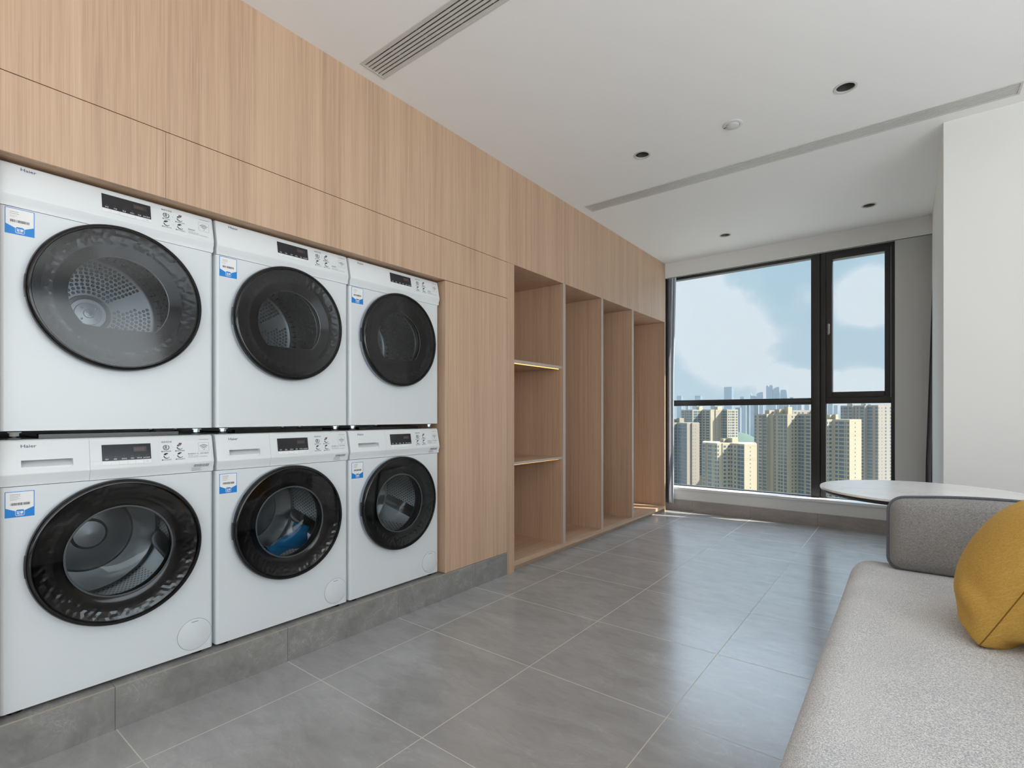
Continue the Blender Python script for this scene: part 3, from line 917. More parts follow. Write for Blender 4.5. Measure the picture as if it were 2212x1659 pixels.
ord_ = ['nearest column', 'middle column', 'far column beside the tall oak cupboard']
wm = machine('washing_machine'); dr = machine('tumble_dryer')
wl = ['white front-loading washing machine at the lower left of the photo, bottom of the nearest column',
      'white front-loading washing machine with a blue packet in its drum, bottom of the middle column',
      'white front-loading washing machine at the bottom of the column beside the tall oak cupboard']
dl = ['white tumble dryer stacked at upper left, round drum hub showing through its door',
      'white tumble dryer on top of the middle column, above the washer with a blue packet',
      'white tumble dryer on top of the column beside the tall oak cupboard']
centers = [0.266+0.299+0.6095*k for k in range(3)]
for k, yc in enumerate(centers):
    a = wm if k == 0 else copy_tree(wm); a.location = (D, yc, 0.154)
    tag(a, wl[k], 'washing machine', 'front-loading washers in the bottom row')
for k, yc in enumerate(centers):
    a = dr if k == 0 else copy_tree(dr); a.location = (D, yc, 1.0135)
    tag(a, dl[k], 'dryer', 'tumble dryers in the top row')

# stacking shelf bracket between the rows (dark, thin)
for k, yc in enumerate(centers):
    b = MB().box((-0.50, -0.20, 0.0), (-0.06, 0.20, 0.006)).box((-0.09, -0.20, 0.006), (-0.06, 0.20, 0.014))
    o = b.build('stacking_bracket', BLACKG); o.location = (D, yc, 0.990)
    tag(o, ['dark metal stacking bracket between nearest washer and dryer', 'dark metal stacking bracket between middle washer and dryer', 'dark metal stacking bracket between far washer and dryer'][k], 'bracket', 'brackets between the rows')

# blue packet with clear film inside the middle washer
zd_ = 0.154 + 0.836 - 0.390
rnd = random.Random(11)
b = MB(); nx, ny = 12, 20; vs = []; fs = []
for i in range(nx+1):
    for j in range(ny+1):
        s_, t_ = i/nx, j/ny
        a = R(-92 + 70*t_)
        rr = 0.215 - 0.030*abs(math.sin(5*t_+s_*3)) - 0.012*rnd.random() - 0.035*math.sin(PI*s_)
        vs.append((D-0.12-0.15*s_-0.02*math.sin(6*t_), centers[1]+rr*math.cos(a), zd_+rr*math.sin(a)))
for i in range(nx):
    for j in range(ny):
        q = i*(ny+1)+j; fs.append((q, q+1, q+ny+2, q+ny+1))
b.add(vs, fs)
o = b.build('plastic_packet', BLUEPK, smooth=50)
sm = o.modifiers.new('sub', 'SUBSURF'); sm.levels = 1; sm.render_levels = 1
so = o.modifiers.new('thick', 'SOLIDIFY'); so.thickness = 0.002
tag(o, 'crumpled blue plastic packet lying in the drum of the middle washing machine', 'packet')

# ------------------------------------------------------------------ ceiling fittings
dlab = {0: 'dark recessed downlight nearest the camera, right of the round white detector',
        1: 'dark recessed downlight left of the round white detector',
        2: 'small dark recessed downlight near the window, on the right by the white corner',
        3: 'small dark recessed downlight near the window, left one by the oak wall'}
REFL = mat('smoked_reflector', '#8f8c89', 0.3, 0.8)
for k, (x, y, _) in enumerate(lights_xy):
    r = empty('downlight', (x, y, ZC), dlab[k], 'ceiling light', 'recessed downlights')
    b = MB(); b.lathe([(0.0425, 0.0), (0.052, -0.0015), (0.0525, -0.0025), (0.049, -0.004), (0.0415, -0.0025), (0.0405, 0.004)], (0,0,0), 'z', 48)
    b.build('trim_ring', VENTW, r, smooth=50)
    b = MB(); b.lathe([(0.0408, 0.002), (0.036, 0.05), (0.027, 0.075), (0.0, 0.078)], (0,0,0), 'z', 48)
    b.build('reflector', REFL, r, smooth=50)
r = empty('smoke_detector', (-0.794, 3.093, ZC), 'flat round white detector flush in the ceiling between two downlights', 'detector')
b = MB(); b.lathe([(0.053, 0.0), (0.0535, -0.003), (0.050, -0.0055), (0.038, -0.0055), (0.036, -0.002), (0.034, -0.002), (0.033, -0.009), (0.030, -0.011), (0.0, -0.0115)], (0,0,0), 'z', 48)
b.build('body', mat('white_detector_plastic', '#d8d8d6', 0.4), r, smooth=40)
b = MB(); b.box((-0.050, -0.004, -0.0066), (-0.038, 0.004, -0.0050)); b.build('indicator', INK, r)
vl = ['long white slotted air vent in the ceiling above the near dryers', 'long white slotted air vent crossing the ceiling in front of the white corner']
for k, (x0, x1, ya, yb) in enumerate(vents):
    r = empty('air_vent', ((x0+x1)/2, (ya+yb)/2, ZC), vl[k], 'air vent', 'linear ceiling vents')
    hx, hy = (x1-x0)/2, (yb-ya)/2
    b = MB(); w_ = 0.006
    for lo, hi in (((-hx-w_, -hy-w_), (hx+w_, -hy+0.004)), ((-hx-w_, hy-0.004), (hx+w_, hy+w_)), ((-hx-w_, -hy+0.004), (-hx+0.004, hy-0.004)), ((hx-0.004, -hy+0.004), (hx+w_, hy-0.004))):
        b.box((lo[0], lo[1], -0.003), (hi[0], hi[1], 0.012))
    b.build('frame', VENTW, r)
    ns = 7
    for i in range(ns):
        cy = -hy + (i+0.5)*(2*hy)/ns
        b = MB()
        b.add([(-hx+.004, cy-0.0055, 0.0), (-hx+.004, cy-0.0035, 0.0), (-hx+.004, cy+0.0062, 0.016), (-hx+.004, cy+0.0042, 0.016),
               (hx-.004, cy-0.0055, 0.0), (hx-.004, cy-0.0035, 0.0), (hx-.004, cy+0.0062, 0.016), (hx-.004, cy+0.0042, 0.016)],
              [(0,1,5,4),(1,2,6,5),(2,3,7,6),(3,0,4,7),(0,3,2,1),(4,5,6,7)])
        b.box((-hx+.004, cy-0.0060, -0.001), (hx-.004, cy+0.0060, 0.0012))
        b.build('slat', VENTW, r)
    b = MB()
    for i in range(1, 14): b.box((-hx+i*0.18-0.0015, -hy+0.004, 0.006), (-hx+i*0.18+0.0015, hy-0.004, 0.012))
    b.build('spacer_bars', VENTW, r)
    b = MB(); b.box((-hx+0.001, -hy+0.001, 0.10), (hx-0.001, hy-0.001, 0.11)); b.build('duct_back', mat('duct_grey', '#8b8986', 0.8), r)

# ------------------------------------------------------------------ curtains
def folded(name, xs, y0, zt, zb, amp, nf, mt, taper=None, th=0.003, parent=None, back=0.0):
    b = MB(); n = nf*14; nz = 24; vs = []; fs = []
    for j in range(nz+1):
        f = j/nz; z = zt + (zb-zt)*f
        xa, xb = taper(f) if taper else xs
        for i in range(n+1):
            s_ = i/n
            a = 2*PI*nf*s_
            vs.append((xa+(xb-xa)*s_ + 0.006*math.sin(2.1*a+f*2), y0 + amp*math.sin(a + 0.5*math.sin(f*2.2)) + back*s_, z))
    for j in range(nz):
        for i in range(n):
            q = j*(n+1)+i; fs.append((q, q+1, q+n+2, q+n+1))
    b.add(vs, fs); o = b.build(name, mt, smooth=80)
    s_ = o.modifiers.new('thick', 'SOLIDIFY'); s_.thickness = th
    return o
o = folded('curtain', None, 5.60, 2.725, 0.085, 0.035, 6, CURT, lambda f: (-2.42, -2.098+0.006*f))
tag(o, 'dark grey curtain drawn back at the left side of the window beside the wardrobe', 'curtain')
SHEER = mat('pale_sheer_cloth', '#c4ccd4', 0.9); bsdf(SHEER).inputs['Transmission Weight'].default_value = 0.0
o = folded('sheer_curtain', None, 5.655, 2.725, 0.075, 0.014, 5, SHEER, lambda f: (-2.22, -2.052-0.028*min(1, f*2.2)), 0.001)
tag(o, 'thin pale sheer curtain bunched behind the dark left curtain at the window', 'curtain')
o = folded('curtain', None, 5.615, 2.725, 0.085, 0.034, 7, CURT, lambda f: (0.178-0.064*min(1, f*1.25), 0.62))
tag(o, 'dark grey curtain hanging behind the white corner at the right side of the window', 'curtain')

# ------------------------------------------------------------------ round table
tr = empty('round_table', (0.05, 3.074, 0), 'small round cafe table with white marble top behind the grey sofa', 'table')
RT, ZTOP = 0.408, 0.711
b = MB(); b.lathe([(0, ZTOP-0.012), (RT-0.003, ZTOP-0.012), (RT, ZTOP-0.010), (RT, ZTOP-0.0015), (RT-0.0015, ZTOP), (0, ZTOP)], (0,0,0), 'z', 128); b.build('table_top', MARBLE, tr, smooth=40, fix=True)
b = MB(); b.lathe([(0, ZTOP-0.0125), (RT-0.004, ZTOP-0.0125), (RT-0.004, ZTOP-0.018), (RT-0.012, ZTOP-0.026), (RT-0.03, ZTOP-0.031), (0, ZTOP-0.031)], (0,0,0), 'z', 128); b.build('rim', TABLEDK, tr, smooth=35)
b = MB(); b.lathe([(0, ZTOP-0.032), (0.12, ZTOP-0.032), (0.12, ZTOP-0.040), (0.03, ZTOP-0.045), (0.028, 0.02)], (0,0,0), 'z', 48); b.build('pedestal', TABLEMT, tr, smooth=40)
b = MB(); b.lathe([(0, 0.0), (0.21, 0.0), (0.212, 0.006), (0.2, 0.012), (0.03, 0.022), (0, 0.022)], (0,0,0), 'z', 64); b.build('base', TABLEMT, tr, smooth=40)

# ------------------------------------------------------------------ sofa
sofa = empty('sofa', (0.28, 1.4, 0), 'long light grey speckled fabric sofa at the right foreground', 'sofa')
sl_ = sofa.location.copy()
def sp(mb, name, m, **kw):
    mb.v = [tuple(Vector(v)-sl_) for v in mb.v]; return mb.build(name, m, sofa, **kw)
def cushion(lo, hi, r, nx, ny, nz, puff=0.0, wob=0.0, seed=1):
    """soft rounded box: subdivided cube with superellipse rounding"""
    bm = bmesh.new(); bmesh.ops.create_cube(bm, size=2.0)
    bmesh.ops.subdivide_edges(bm, edges=bm.edges[:], cuts=max(nx, ny, nz), use_grid_fill=True)
    hx, hy, hz = [(hi[i]-lo[i])/2 for i in range(3)]; c = [(hi[i]+lo[i])/2 for i in range(3)]
    rnd = random.Random(seed); ph = [rnd.uniform(0, 6) for _ in range(6)]
    for v in bm.verts:
        # spread the grid so that most points sit near the edges
        p = [math.copysign(abs(t)**0.75, t) for t in v.co]
        P = Vector((p[0]*hx, p[1]*hy, p[2]*hz))
        q = Vector([max(-h+r, min(h-r, t)) for t, h in zip(P, (hx, hy, hz))])
        d = P - q
        if d.length > 1e-9:
            d = d.normalized()*r; P = q + d
        fx, fy, fz = P.x/hx, P.y/hy, P.z/hz
        k = puff*max(0, 1-fx*fx)*max(0, 1-fy*fy)
        P.z += k*math.copysign(1, P.z)*(abs(fz)**2)
        P.z += wob*math.sin(5*P.x+ph[0])*math.sin(4*P.y+ph[1]) * (1 if P.z > 0 else 0)
        v.co = P + Vector(c)
    return bm
b = MB(); b.bm(cushion((-0.190, 0.2, 0.17), (0.62, 2.625, 0.470), 0.075, 40, 40, 20, 0.004, 0.0015))
sp(b, 'seat', SEATF, smooth=80)
b = MB().rbox((-0.15, 0.24, 0.10), (0.60, 2.58, 0.20), 0.01); sp(b, 'base', mat('dark_sofa_base', '#3b3a3c', 0.8), smooth=40)
b = MB(); b.bm(cushion((0.425, 0.2, 0.16), (0.66, 2.38, 0.80), 0.09, 24, 24, 20)); sp(b, 'backrest', SEATF, smooth=80)
for x_ in (-0.10, 0.55):
    for y_ in (0.34, 2.48):
        b = MB(); b.lathe([(0, 0), (0.014, 0), (0.022, 0.102), (0, 0.102)], (x_, y_, 0), 'z', 16); sp(b, 'leg', TABLEMT, smooth=40)

# grey bolster cushion at the far end, with piping
bl = empty('bolster_cushion', (0.26, 2.575, 0.455), 'long heather grey box cushion with piping standing at the far end of the sofa', 'cushion')
bl.rotation_euler = (R(-7.5), 0, 0)
bx0, bx1, by0, by1, bz0, bz1 = -0.322, 0.325, -0.130, 0.0, 0.0, 0.276
def crown(v):
    fx = min(max((v.x-bx0)/(bx1-bx0), 0), 1); fz = min(max((v.z-bz0)/(bz1-bz0), 0), 1)
    s_ = math.sin(PI*fx)
    v.z += 0.022*s_*fz**2
    if v.y < (by0+by1)/2: v.y -= 0.022*s_**0.5*math.sin(PI*fz)**0.7
    return v
bm = cushion((bx0, by0, bz0), (bx1, by1, bz1), 0.048, 30, 16, 20)
for v in bm.verts: v.co = crown(v.co)
b = MB(); b.bm(bm); b.build('cover', BOLF, bl, smooth=80)
pts = []
rc = 0.050
def arc(cx, cz, a0, a1, n=8):
    return [(cx+rc*math.cos(R(a0+(a1-a0)*i/n)), cz+rc*math.sin(R(a0+(a1-a0)*i/n))) for i in range(n+1)]
def ln(a, c, n): return [(a[0]+(c[0]-a[0])*i/n, a[1]+(c[1]-a[1])*i/n) for i in range(1, n)]
q0, q1, q2, q3 = arc(bx1-rc, bz1-rc, 0, 90), arc(bx0+rc, bz1-rc, 90, 180), arc(bx0+rc, bz0+rc, 180, 270), arc(bx1-rc, bz0+rc, 270, 360)
pl = q0 + ln(q0[-1], q1[0], 24) + q1 + ln(q1[-1], q2[0], 10) + q2 + ln(q2[-1], q3[0], 24) + q3 + ln(q3[-1], q0[0], 10)
for (x_, z_) in pl:
    v = Vector((x_, by0+0.026, z_)); fx = min(max((x_-bx0)/(bx1-bx0), 0), 1); fz = min(max((z_-bz0)/(bz1-bz0), 0), 1)
    v.z += 0.022*math.sin(PI*fx)*fz**2
    pts.append(v)
b = MB(); b.tube(pts, 0.0050, 8, closed=True); b.build('piping', PIPE, bl, smooth=80)

# mustard pillow leaning on the backrest
py = empty('throw_pillow', (0.136, 1.735, 0.472), 'mustard yellow square throw pillow leaning on the sofa backrest', 'pillow')
b = MB(); n = 34; sz = 0.415; vs = []; fs = []
def pil(u, v, side):
    # u,v in -1..1
    k = max(0.0, (1-abs(u)**2.4))*max(0.0, (1-abs(v)**2.4))
    th = 0.130*k**0.55
    pin = 1 - 0.055*(u*u)*(1-v*v) - 0.055*(v*v)*(1-u*u)
    wr = 0.0
    for (cu, cv, a, fr, am) in ((-0.80, -0.55, 0.25, 15, 0.012), (-0.62, -0.78, 0.1, 20, 0.009)):
        d2 = ((u-cu)**2+(v-cv)**2)
        wr += am*math.exp(-d2/0.07)*math.sin(fr*(v*math.cos(a)-u*math.sin(a)))
    q_ = 1 - 0.06*(abs(u)**5)*(abs(v)**5)
    wu, wv = u*q_, v*q_
    return (wu*sz/2, wv*sz/2, side*(th+wr*min(1, k*6)))
for side in (1, -1):
    base = len(vs)
    for i in range(n+1):
        for j in range(n+1):
            a = -math.cos(PI*i/n); c = -math.cos(PI*j/n)
            a = 0.6*a+0.4*(-1+2*i/n); c = 0.6*c+0.4*(-1+2*j/n)
            vs.append(pil(a, c, side))
    for i in range(n):
        for j in range(n):
            q = base+i*(n+1)+j
            fs.append((q, q+n+1, q+n+2, q+1) if side > 0 else (q, q+1, q+n+2, q+n+1))
# frame: U along the bottom edge (+y), V up the lean, N the front face (towards -x, up)
ang = R(63); yaw = R(-8)
U = Vector((0, 1, 0)); V = Vector((math.cos(ang), 0, math.sin(ang))); Nn = V.cross(U) * 1.0
if Nn.x > 0: Nn = -Nn
RZ = Matrix.Rotation(yaw, 3, 'Z'); U = RZ @ U; V = RZ @ V; Nn = RZ @ Nn
ctr = U*(sz/2) + V*(sz/2)
b.add([ctr + U*p[0] + V*p[1] + Nn*p[2] for p in vs], fs)
cov = b.build('cover', YELLOW, py, smooth=80, fix=True)
sp_ = []
for k in range(4*20):
    e, f = divmod(k, 20); t = -1+2*f/20
    u_, v_ = [(t, -1), (1, t), (-t, 1), (-1, -t)][e]
    p = pil(u_, v_, 1); sp_.append(ctr + U*p[0] + V*p[1])
b = MB(); b.tube(sp_, 0.0013, 6, closed=True); b.build('seam', mat('mustard_seam', '#8a6220', 0.9), py, smooth=80)

# ------------------------------------------------------------------ the city outside
TW = {}
def tmat(name, c, rough=0.85):
    m = mat(name, c, rough); return m
WALLC = tmat('cream_render', '#a89f8a'); WALLP = tmat('pale_render', '#918a80'); GREYC = tmat('grey_roof_render', '#a9a79a')
WINM = mat('tower_window_glass', '#4c6070', 0.25)
JOINT = tmat('facade_joint', '#a8946a')
n1 = Vector((0.80, -0.60)); n2 = Vector((-0.60, -0.80))
def hit(P, d, u):    # go from P along d until the photo column u
    r_ = ray(u)
    det = d.x*(-r_.y) - d.y*(-r_.x)
    t = (-P.x*(-r_.y) + P.y*(-r_.x))/det
    return P + d*t, t
unit = MB().box((-0.5, -0.06, -0.5), (0.5, 0.12, 0.5))
def tower(label, y0, u0, segs, vtop, pitch, mt, roofs, group='apartment towers outside the window'):
    """segs: (u_end, kind, columns) with kind S (turned left) or B (turned right, sunlit)"""
    P = Vector((at_y(u0, y0), y0)); pts = [P]; faces = []
    for (u1, kd, cols) in segs:
        d = n1 if kd == 'S' else -n2
        Q, t = hit(pts[-1], d, u1)
        faces.append((pts[-1].copy(), Q.copy(), kd, cols)); pts.append(Q)
    um = (u0+segs[-1][0])/2; rm = ray(um).normalized()
    zt = z_at(um, vtop, (pts[0]+pts[-1]).y/2)
    base = Vector(((pts[0].x+pts[-1].x)/2, (pts[0].y+pts[-1].y)/2, -105.0))
    root = empty('apartment_tower', base, label, 'building', group)
    pl_ = [p for p in pts] + [pts[-1]+rm*22, pts[0]+rm*22]
    b = MB(); b.poly_extrude([(p.x-base.x, p.y-base.y, 0) for p in pl_], (0, 0, zt-base.z), 0)
    # parapet strip and joints on sunlit faces
    for (A, B, kd, cols) in faces:
        if kd == 'B':
            d = (B-A).normalized(); L = (B-A).length; nn = n1
            for zz in (zt-1.6, zt-12*0.9, zt-12*0.9-1.4):
                q0 = A+d*0.8+nn*0.03; q1 = A+d*(L-0.8)+nn*0.03
                b.add([(q0.x-base.x, q0.y-base.y, zz-base.z), (q1.x-base.x, q1.y-base.y, zz-base.z), (q1.x-base.x, q1.y-base.y, zz+0.22-base.z), (q0.x-base.x, q0.y-base.y, zz+0.22-base.z)], [(0,1,2,3)], 1)
    b.build('walls', [mt, JOINT], root, fix=False)
    for (ua, ub, v_) in roofs:
        A = Vector((at_y(ua, base.y+9), base.y+9)); B = Vector((at_y(ub, base.y+9), base.y+9))
        w_ = (B-A).length; c_ = (A+B)/2; h_ = z_at((ua+ub)/2, v_, base.y+6)-zt
        if h_ < 0.6: h_ = 0.6
        b = MB(); q = [c_ + n1*s_*w_*0.36 + n2*t_*w_*0.36 for s_, t_ in ((-1,-1),(1,-1),(1,1),(-1,1))]
        b.poly_extrude([(p.x-base.x, p.y-base.y, zt-base.z) for p in q], (0, 0, h_), 0)
        b.build('roof_house', mt, root)
    # windows
    items = []
    for (A, B, kd, cols) in faces:
        L = (B-A).length; d = (B-A).normalized(); nn = n1 if kd == 'B' else n2
        rot = math.atan2(d.y, d.x)
        for (f0, f1, hh) in cols:
            w_ = (f1-f0)*L; c_ = A + d*((f0+f1)/2*L) + nn*0.02
            z = zt - 2.6
            while z > -70:
                items.append((c_, z, w_, hh, rot)); z -= pitch
    items.sort(key=lambda it: -it[1]*1.0)
    near = items[:100]; rest = items[100:]
    me = None
    for i, (c_, z, w_, hh, rot) in enumerate(near):
        if me is None:
            o = unit.build('window', WINM, root); me = o.data
        else:
            o = bpy.data.objects.new('window', me); link(o, root)
        o.location = (c_.x-base.x, c_.y-base.y, z-base.z); o.rotation_euler = (0, 0, rot); o.scale = (w_, 1, hh)
    if rest:
        b = MB()
        for (c_, z, w_, hh, rot) in rest:
            M = Matrix.Translation((c_.x-base.x, c_.y-base.y, z-base.z)) @ Matrix.Rotation(rot, 4, 'Z') @ Matrix.Diagonal((w_, 1, hh, 1))
            b.add([M @ Vector(v) for v in unit.v], unit.f)
        o = b.build('window', WINM, root); o['kind'] = 'stuff'
    return root
big = (0.10, 0.48, 2.3), (0.54, 0.92, 2.3)
one = ((0.14, 0.86, 2.3),)
dots = ((0.45, 0.50, 0.9),)
two = (0.15, 0.42, 1.5), (0.58, 0.85, 1.5)
tower('cream apartment tower at the far left of the view, behind the curtain edge', 470, 1438,
      [(1456, 'S', big), (1463, 'B', one), (1484, 'S', big), (1493.5, 'B', ()), (1495, 'S', ()), (1511, 'B', ((0.12, 0.17, 0.9), (0.42, 0.47, 0.9)))],
      913, 3.0, WALLP, [(1455, 1462, 905), (1462, 1477, 903)])
tower('wide cream apartment tower at the back left, top just below the window transom', 600, 1471,
      [(1479, 'S', one), (1481, 'B', ()), (1496, 'S', big), (1517, 'B', big), (1535, 'S', ((0.1, 0.3, 1.6), (0.45, 0.85, 1.9))), (1545, 'B', ()), (1546, 'S', ()), (1561, 'B', ((0.1, 0.15, 0.8), (0.4, 0.45, 0.8), (0.84, 0.95, 1.8))), (1571, 'S', big), (1594, 'B', ((0.08, 0.2, 1.8), (0.27, 0.36, 1.8), (0.42, 0.68, 1.8), (0.8, 0.95, 1.8)))],
      885, 3.0, WALLC, [(1505, 1518, 878), (1543, 1560, 878)])
tower('lower cream apartment tower in front, with a plain sunlit end wall', 414, 1517,
      [(1524, 'S', one), (1526, 'B', ()), (1549, 'S', ((0.12, 0.5, 2.0), (0.62, 0.68, 1.0), (0.78, 0.97, 1.9))), (1560, 'B', ((0.1, 0.35, 1.6),)), (1561, 'S', ()), (1578, 'B', ((0.12, 0.42, 1.5), (0.66, 0.92, 1.5))), (1591, 'S', ((0.1, 0.3, 1.8), (0.65, 0.9, 1.6))), (1592, 'B', ()), (1608, 'S', big), (1635, 'B', dots)],
      957, 3.0, WALLC, [(1556, 1572, 948), (1572, 1594, 946)])
tower('stepped cream apartment tower left of the thick window mullion', 498, 1629,
      [(1646, 'S', ((0.05, 0.3, 2.2), (0.62, 0.95, 1.9))), (1648, 'B', ()), (1656, 'S', big), (1662, 'B', ()), (1670, 'S', ()), (1672, 'B', ()), (1701, 'S', ((0.05, 0.12, 2.2), (0.32, 0.46, 2.0), (0.52, 0.66, 2.0), (0.76, 0.95, 2.3))), (1723, 'B', ((0.42, 0.54, 1.5), (0.72, 0.88, 1.5))), (1738, 'S', big), (1739, 'B', ()), (1757, 'S', ((0.12, 0.6, 2.0), (0.7, 0.9, 2.0))), (1766, 'B', one)],
      894, 3.0, WALLC, [(1653, 1672, 886), (1674, 1694, 884), (1694, 1711, 879)])
tower('cream slab tower rising just behind the stepped tower by the mullion', 560, 1700,
      [(1712, 'S', one), (1752, 'B', ((0.1, 0.2, 1.4), (0.3, 0.4, 1.4), (0.5, 0.6, 1.4), (0.8, 0.9, 1.4))), (1762, 'S', one)],
      886, 3.0, WALLP, [])
tower('cream apartment tower with plain sunlit end wall, front of the right window bay', 440, 1772,
      [(1780, 'S', one), (1799, 'B', two), (1811, 'S', ((0.45, 0.9, 1.7),)), (1811.5, 'B', ()), (1835, 'S', ((0.05, 0.52, 2.1), (0.62, 0.70, 2.0), (0.8, 0.97, 1.9))), (1861, 'B', dots)],
      906, 3.0, WALLC, [(1786, 1799, 896), (1799, 1811, 895)])
tower('tall pale apartment tower behind, filling the right side of the narrow pane', 580, 1816,
      [(1841, 'S', ((0.02, 0.15, 2), (0.25, 0.6, 2.0), (0.72, 0.95, 1.9))), (1844, 'B', ()), (1868, 'S', ((0.05, 0.12, 2.0), (0.3, 0.42, 2.0), (0.6, 0.9, 1.9))), (1873, 'B', ()), (1897, 'S', ((0.05, 0.5, 2.1), (0.75, 0.95, 1.9))), (1911, 'B', ((0.05, 0.12, 1.2), (0.55, 0.62, 0.9))), (1932, 'B', ((0.05, 0.18, 1.6), (0.55, 0.75, 1.6))), (1960, 'B', ())],
      876, 3.0, WALLP, [(1838, 1846, 874), (1866, 1874, 873)])

# skyline far away
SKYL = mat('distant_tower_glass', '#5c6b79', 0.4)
sk = [(1462, 1472, 855, 0), (1501, 1513, 855, 0), (1564, 1580.6, 836, 0), (1599, 1607, 857, 0), (1621, 1634, 852, 2), (1634.5, 1646, 847, 1), (1655, 1669, 832, 3), (1671, 1682.6, 836, 1), (1685, 1700, 842, 4), (1706, 1713, 858, 0)]
sl2 = ['small distant tower at the left end of the skyline', 'small flat-topped distant tower second from the left of the skyline', 'broad dark flat-topped slab, the tallest of the left half of the skyline',
       'low distant block in the middle of the skyline', 'distant tower with a notched spire left of the curved one', 'distant tower with a slanted curved top left of the tall pair',
       'tallest distant skyscraper with a notched crown', 'distant skyscraper with slanted top right of the notched tallest one', 'distant skyscraper with a tapered rounded top at the right of the skyline', 'low distant block at the right end of the skyline']
YS = 2600.0
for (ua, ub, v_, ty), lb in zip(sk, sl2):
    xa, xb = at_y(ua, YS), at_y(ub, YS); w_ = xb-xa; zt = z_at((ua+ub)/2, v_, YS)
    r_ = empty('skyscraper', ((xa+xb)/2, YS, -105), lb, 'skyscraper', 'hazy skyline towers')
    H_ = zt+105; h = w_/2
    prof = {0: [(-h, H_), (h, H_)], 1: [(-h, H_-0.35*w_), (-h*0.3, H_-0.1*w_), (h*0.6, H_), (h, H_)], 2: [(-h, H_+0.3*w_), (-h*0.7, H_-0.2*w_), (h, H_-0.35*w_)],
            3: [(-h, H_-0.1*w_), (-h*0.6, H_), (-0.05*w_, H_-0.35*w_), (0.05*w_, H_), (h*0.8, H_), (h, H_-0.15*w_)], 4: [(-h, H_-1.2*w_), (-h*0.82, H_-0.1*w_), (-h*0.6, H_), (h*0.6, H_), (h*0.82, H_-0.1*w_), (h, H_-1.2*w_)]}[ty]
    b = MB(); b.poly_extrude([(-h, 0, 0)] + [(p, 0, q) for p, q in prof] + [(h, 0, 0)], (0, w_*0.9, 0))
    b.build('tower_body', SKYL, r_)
# lower blocks in front of the skyline
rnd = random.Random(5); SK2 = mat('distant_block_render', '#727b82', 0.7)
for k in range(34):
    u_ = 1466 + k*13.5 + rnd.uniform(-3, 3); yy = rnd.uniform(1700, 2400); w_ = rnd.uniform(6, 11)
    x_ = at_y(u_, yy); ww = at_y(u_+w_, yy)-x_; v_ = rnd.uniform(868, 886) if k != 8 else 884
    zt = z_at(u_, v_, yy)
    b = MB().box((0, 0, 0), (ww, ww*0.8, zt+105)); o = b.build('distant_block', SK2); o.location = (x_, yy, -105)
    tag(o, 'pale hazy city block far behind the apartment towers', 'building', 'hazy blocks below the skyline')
# hill of trees and low houses seen between the towers
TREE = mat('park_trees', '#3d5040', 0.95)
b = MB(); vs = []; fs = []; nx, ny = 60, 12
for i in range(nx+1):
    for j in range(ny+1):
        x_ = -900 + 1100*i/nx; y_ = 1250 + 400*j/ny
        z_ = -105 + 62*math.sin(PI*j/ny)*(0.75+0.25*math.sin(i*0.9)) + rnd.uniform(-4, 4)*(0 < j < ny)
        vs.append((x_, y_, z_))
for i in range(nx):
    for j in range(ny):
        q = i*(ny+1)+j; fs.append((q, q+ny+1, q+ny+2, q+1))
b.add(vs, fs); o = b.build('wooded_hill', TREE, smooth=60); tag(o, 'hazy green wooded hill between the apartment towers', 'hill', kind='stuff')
HOUSE = mat('white_low_houses', '#9a9c9a', 0.8)
for k in range(26):
    yy = rnd.uniform(850, 1200); u_ = 1592 + rnd.uniform(0, 44); x_ = at_y(u_, yy); s_ = rnd.uniform(9, 18)
    b = MB().box((0, 0, 0), (s_, s_*0.8, rnd.uniform(12, 26)))
    b.box((s_*0.2, s_*0.2, 0), (s_*0.6, s_*0.6, rnd.uniform(27, 31)))
    o = b.build('low_house', HOUSE); o.location = (x_, yy, -105); o.rotation_euler = (0, 0, rnd.uniform(-0.5, 0.5))
    tag(o, 'small white low-rise house in the gap between the apartment towers', 'house', 'low-rise houses between the towers')
b = MB().box((-4000, 8, -110), (4000, 2750, -105)); o = b.build('ground', mat('city_ground', '#9da09c', 0.9)); struct(o)

# haze over the city
hz = bpy.data.materials.new('city_haze'); hz.use_nodes = True
n = NT(hz); n.n.clear(); out = n.new('ShaderNodeOutputMaterial'); vsn = n.new('ShaderNodeVolumeScatter')
vsn.inputs['Color'].default_value = (0.095, 0.12, 0.15, 1); vsn.inputs['Density'].default_value = 0.0006; vsn.inputs['Anisotropy'].default_value = 0.0
n.link(vsn.outputs[0], out.inputs['Volume'])
b = MB().box((-4000, 120, -104), (4000, 2750, 700)); o = b.build('haze', hz); tag(o, 'pale blue haze hanging over the city', 'haze', kind='stuff')

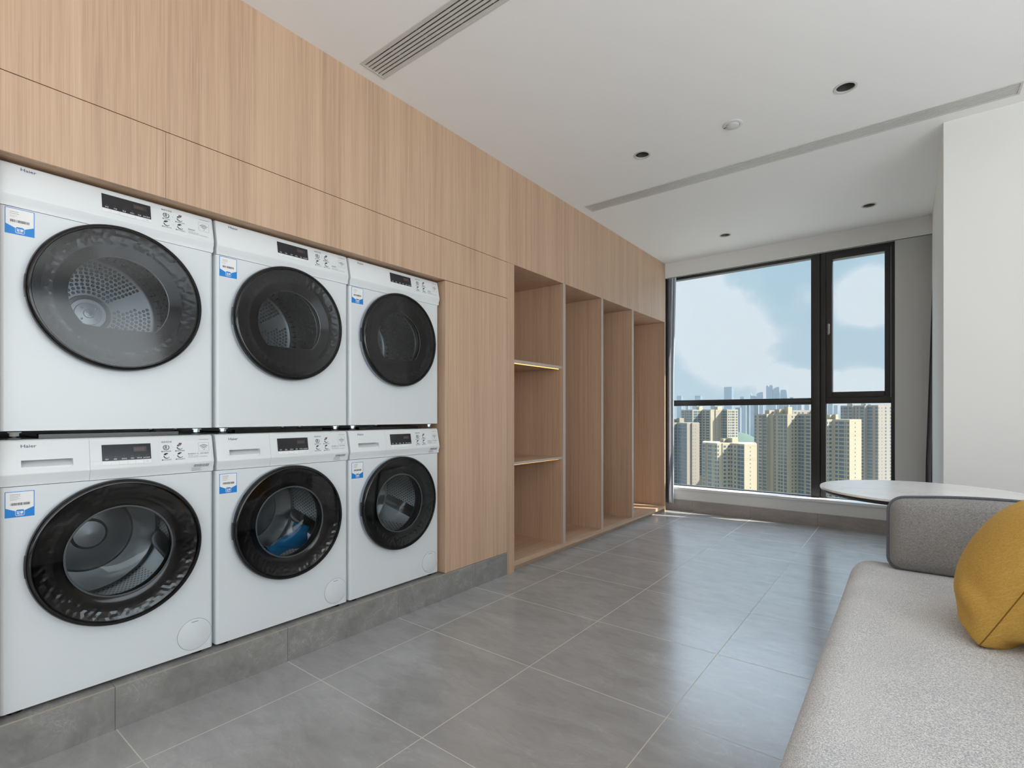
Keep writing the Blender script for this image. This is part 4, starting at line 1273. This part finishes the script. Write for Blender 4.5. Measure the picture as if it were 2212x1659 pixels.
# ------------------------------------------------------------------ sky
w = bpy.data.worlds.new('sky'); S.world = w; w.use_nodes = True
n = NT(w); n.n.clear()
out = n.new('ShaderNodeOutputWorld'); bg = n.new('ShaderNodeBackground')
tc = n.new('ShaderNodeTexCoord'); g = tc.outputs['Generated']
sep = n.new('ShaderNodeSeparateXYZ'); n.link(g, sep.inputs[0])
base = n.ramp(n.math('MULTIPLY_ADD', sep.outputs[2], 1.0, 0.02), [(0.0, lin('#cbdce7')), (0.10, lin('#bdd3e0')), (0.27, lin('#a3c8d8')), (1.0, lin('#6fa3c8'))])
nz = n.noise(n.mapping(g, (1, 1, 1.6)), 7.0, 7, 0.58, 0.3)
nz2 = n.noise(g, 2.1, 3, 0.5)
dens = n.math('MULTIPLY', n.math('SUBTRACT', nz, 0.5), 2.4)
def blob(u, v, rad, wt):
    d = ray(u); D3 = Vector((d.x, d.y, HZ-v)).normalized()
    vm = n.new('ShaderNodeVectorMath'); vm.operation = 'DISTANCE'; n.link(g, vm.inputs[0]); vm.inputs[1].default_value = D3
    f = n.math('SUBTRACT', 1.0, n.math('DIVIDE', vm.outputs['Value'], rad))
    return n.math('MULTIPLY', n.math('MAXIMUM', f, 0.0), wt)
acc = dens
for args in ((1500, 680, 0.14, 1.9), (1590, 745, 0.105, 1.8), (1480, 625, 0.07, 0.7), (1570, 800, 0.10, 0.5), (1745, 640, 0.04, 0.9), (1860, 640, 0.065, 2.0), (1910, 640, 0.06, 1.2), (1700, 840, 0.05, 2.4), (1760, 845, 0.05, 2.2), (1850, 842, 0.055, 2.4), (1910, 850, 0.05, 2.4)):
    acc = n.math('ADD', acc, blob(*args))
gen = n.math('MULTIPLY', n.ramp(nz2, [(0.5, 0.0), (0.7, 0.9)]), n.math('LESS_THAN', sep.outputs[1], 0.55))
acc = n.math('ADD', acc, gen)
cl = n.ramp(acc, [(0.05, 0.0), (0.55, 0.62), (1.3, 1.0)])
shade = n.mix(n.ramp(acc, [(0.5, 0.0), (1.2, 1.0)]), lin('#cadde8'), (0.93, 0.96, 0.99, 1))
col = n.mix(cl, base, shade)
hi_ = n.ramp(sep.outputs[2], [(0.285, 0.0), (0.38, 1.0)])
hi_ = n.math('MULTIPLY', hi_, n.ramp(n.math('ADD', sep.outputs[1], n.math('MULTIPLY', sep.outputs[0], 0.3)), [(0.0, 0.0), (0.30, 1.0)]))
col = n.mix(hi_, col, (4.9, 6.2, 7.8, 1))
low = n.math('LESS_THAN', sep.outputs[2], -0.02)
col = n.mix(low, col, lin('#a9b8bd'))
n.link(col, bg.inputs['Color']); bg.inputs['Strength'].default_value = 0.55
n.link(bg.outputs[0], out.inputs[0])

# ------------------------------------------------------------------ lights
def light(name, typ, loc, rot, energy, color=(1,1,1), size=1.0, size_y=None, **kw):
    l = bpy.data.lights.new(name, typ); l.energy = energy; l.color = color
    if typ == 'AREA':
        l.size = size
        if size_y: l.shape = 'RECTANGLE'; l.size_y = size_y
    for k, v in kw.items(): setattr(l, k, v)
    o = bpy.data.objects.new(name, l); C.objects.link(o); o.location = loc; o.rotation_euler = rot
    return o
sd = Vector((-1.0, -0.34, -0.95))
so_ = light('sun', 'SUN', (0, 0, 50), sd.to_track_quat('-Z', 'Y').to_euler(), 13.0, (1.0, 0.94, 0.86)); so_.data.angle = R(0.6)
# added fill lights, tilted up, standing in for daylight at the added windows
light('fill_light_right', 'AREA', (2.28, -1.1, 1.55), (0, PI/2+R(43), 0), 158, (0.91, 0.965, 1.0), 1.95, 6.7)
light('fill_light_back', 'AREA', (0.1, -6.70, 1.5), (PI/2+R(45), 0, 0), 24, (0.97, 0.98, 1.0), 4.9, 2.0)
p = light('window_portal', 'AREA', (-1.15, YF+0.10, 1.46), (-PI/2, 0, 0), 1, (1,1,1), 2.1, 2.5); p.data.cycles.is_portal = True

# ------------------------------------------------------------------ view
S.view_settings.view_transform = 'Standard'; S.view_settings.look = 'None'
S.view_settings.exposure = 0.0; S.view_settings.gamma = 1.0; S.view_settings.use_curve_mapping = False
try:
    S.cycles.max_bounces = 8; S.cycles.diffuse_bounces = 5; S.cycles.glossy_bounces = 4; S.cycles.transparent_max_bounces = 16; S.cycles.volume_bounces = 1
    S.cycles.use_denoising = True; S.cycles.sample_clamp_indirect = 6.0; S.cycles.caustics_reflective = True; S.cycles.caustics_refractive = False
except Exception: pass
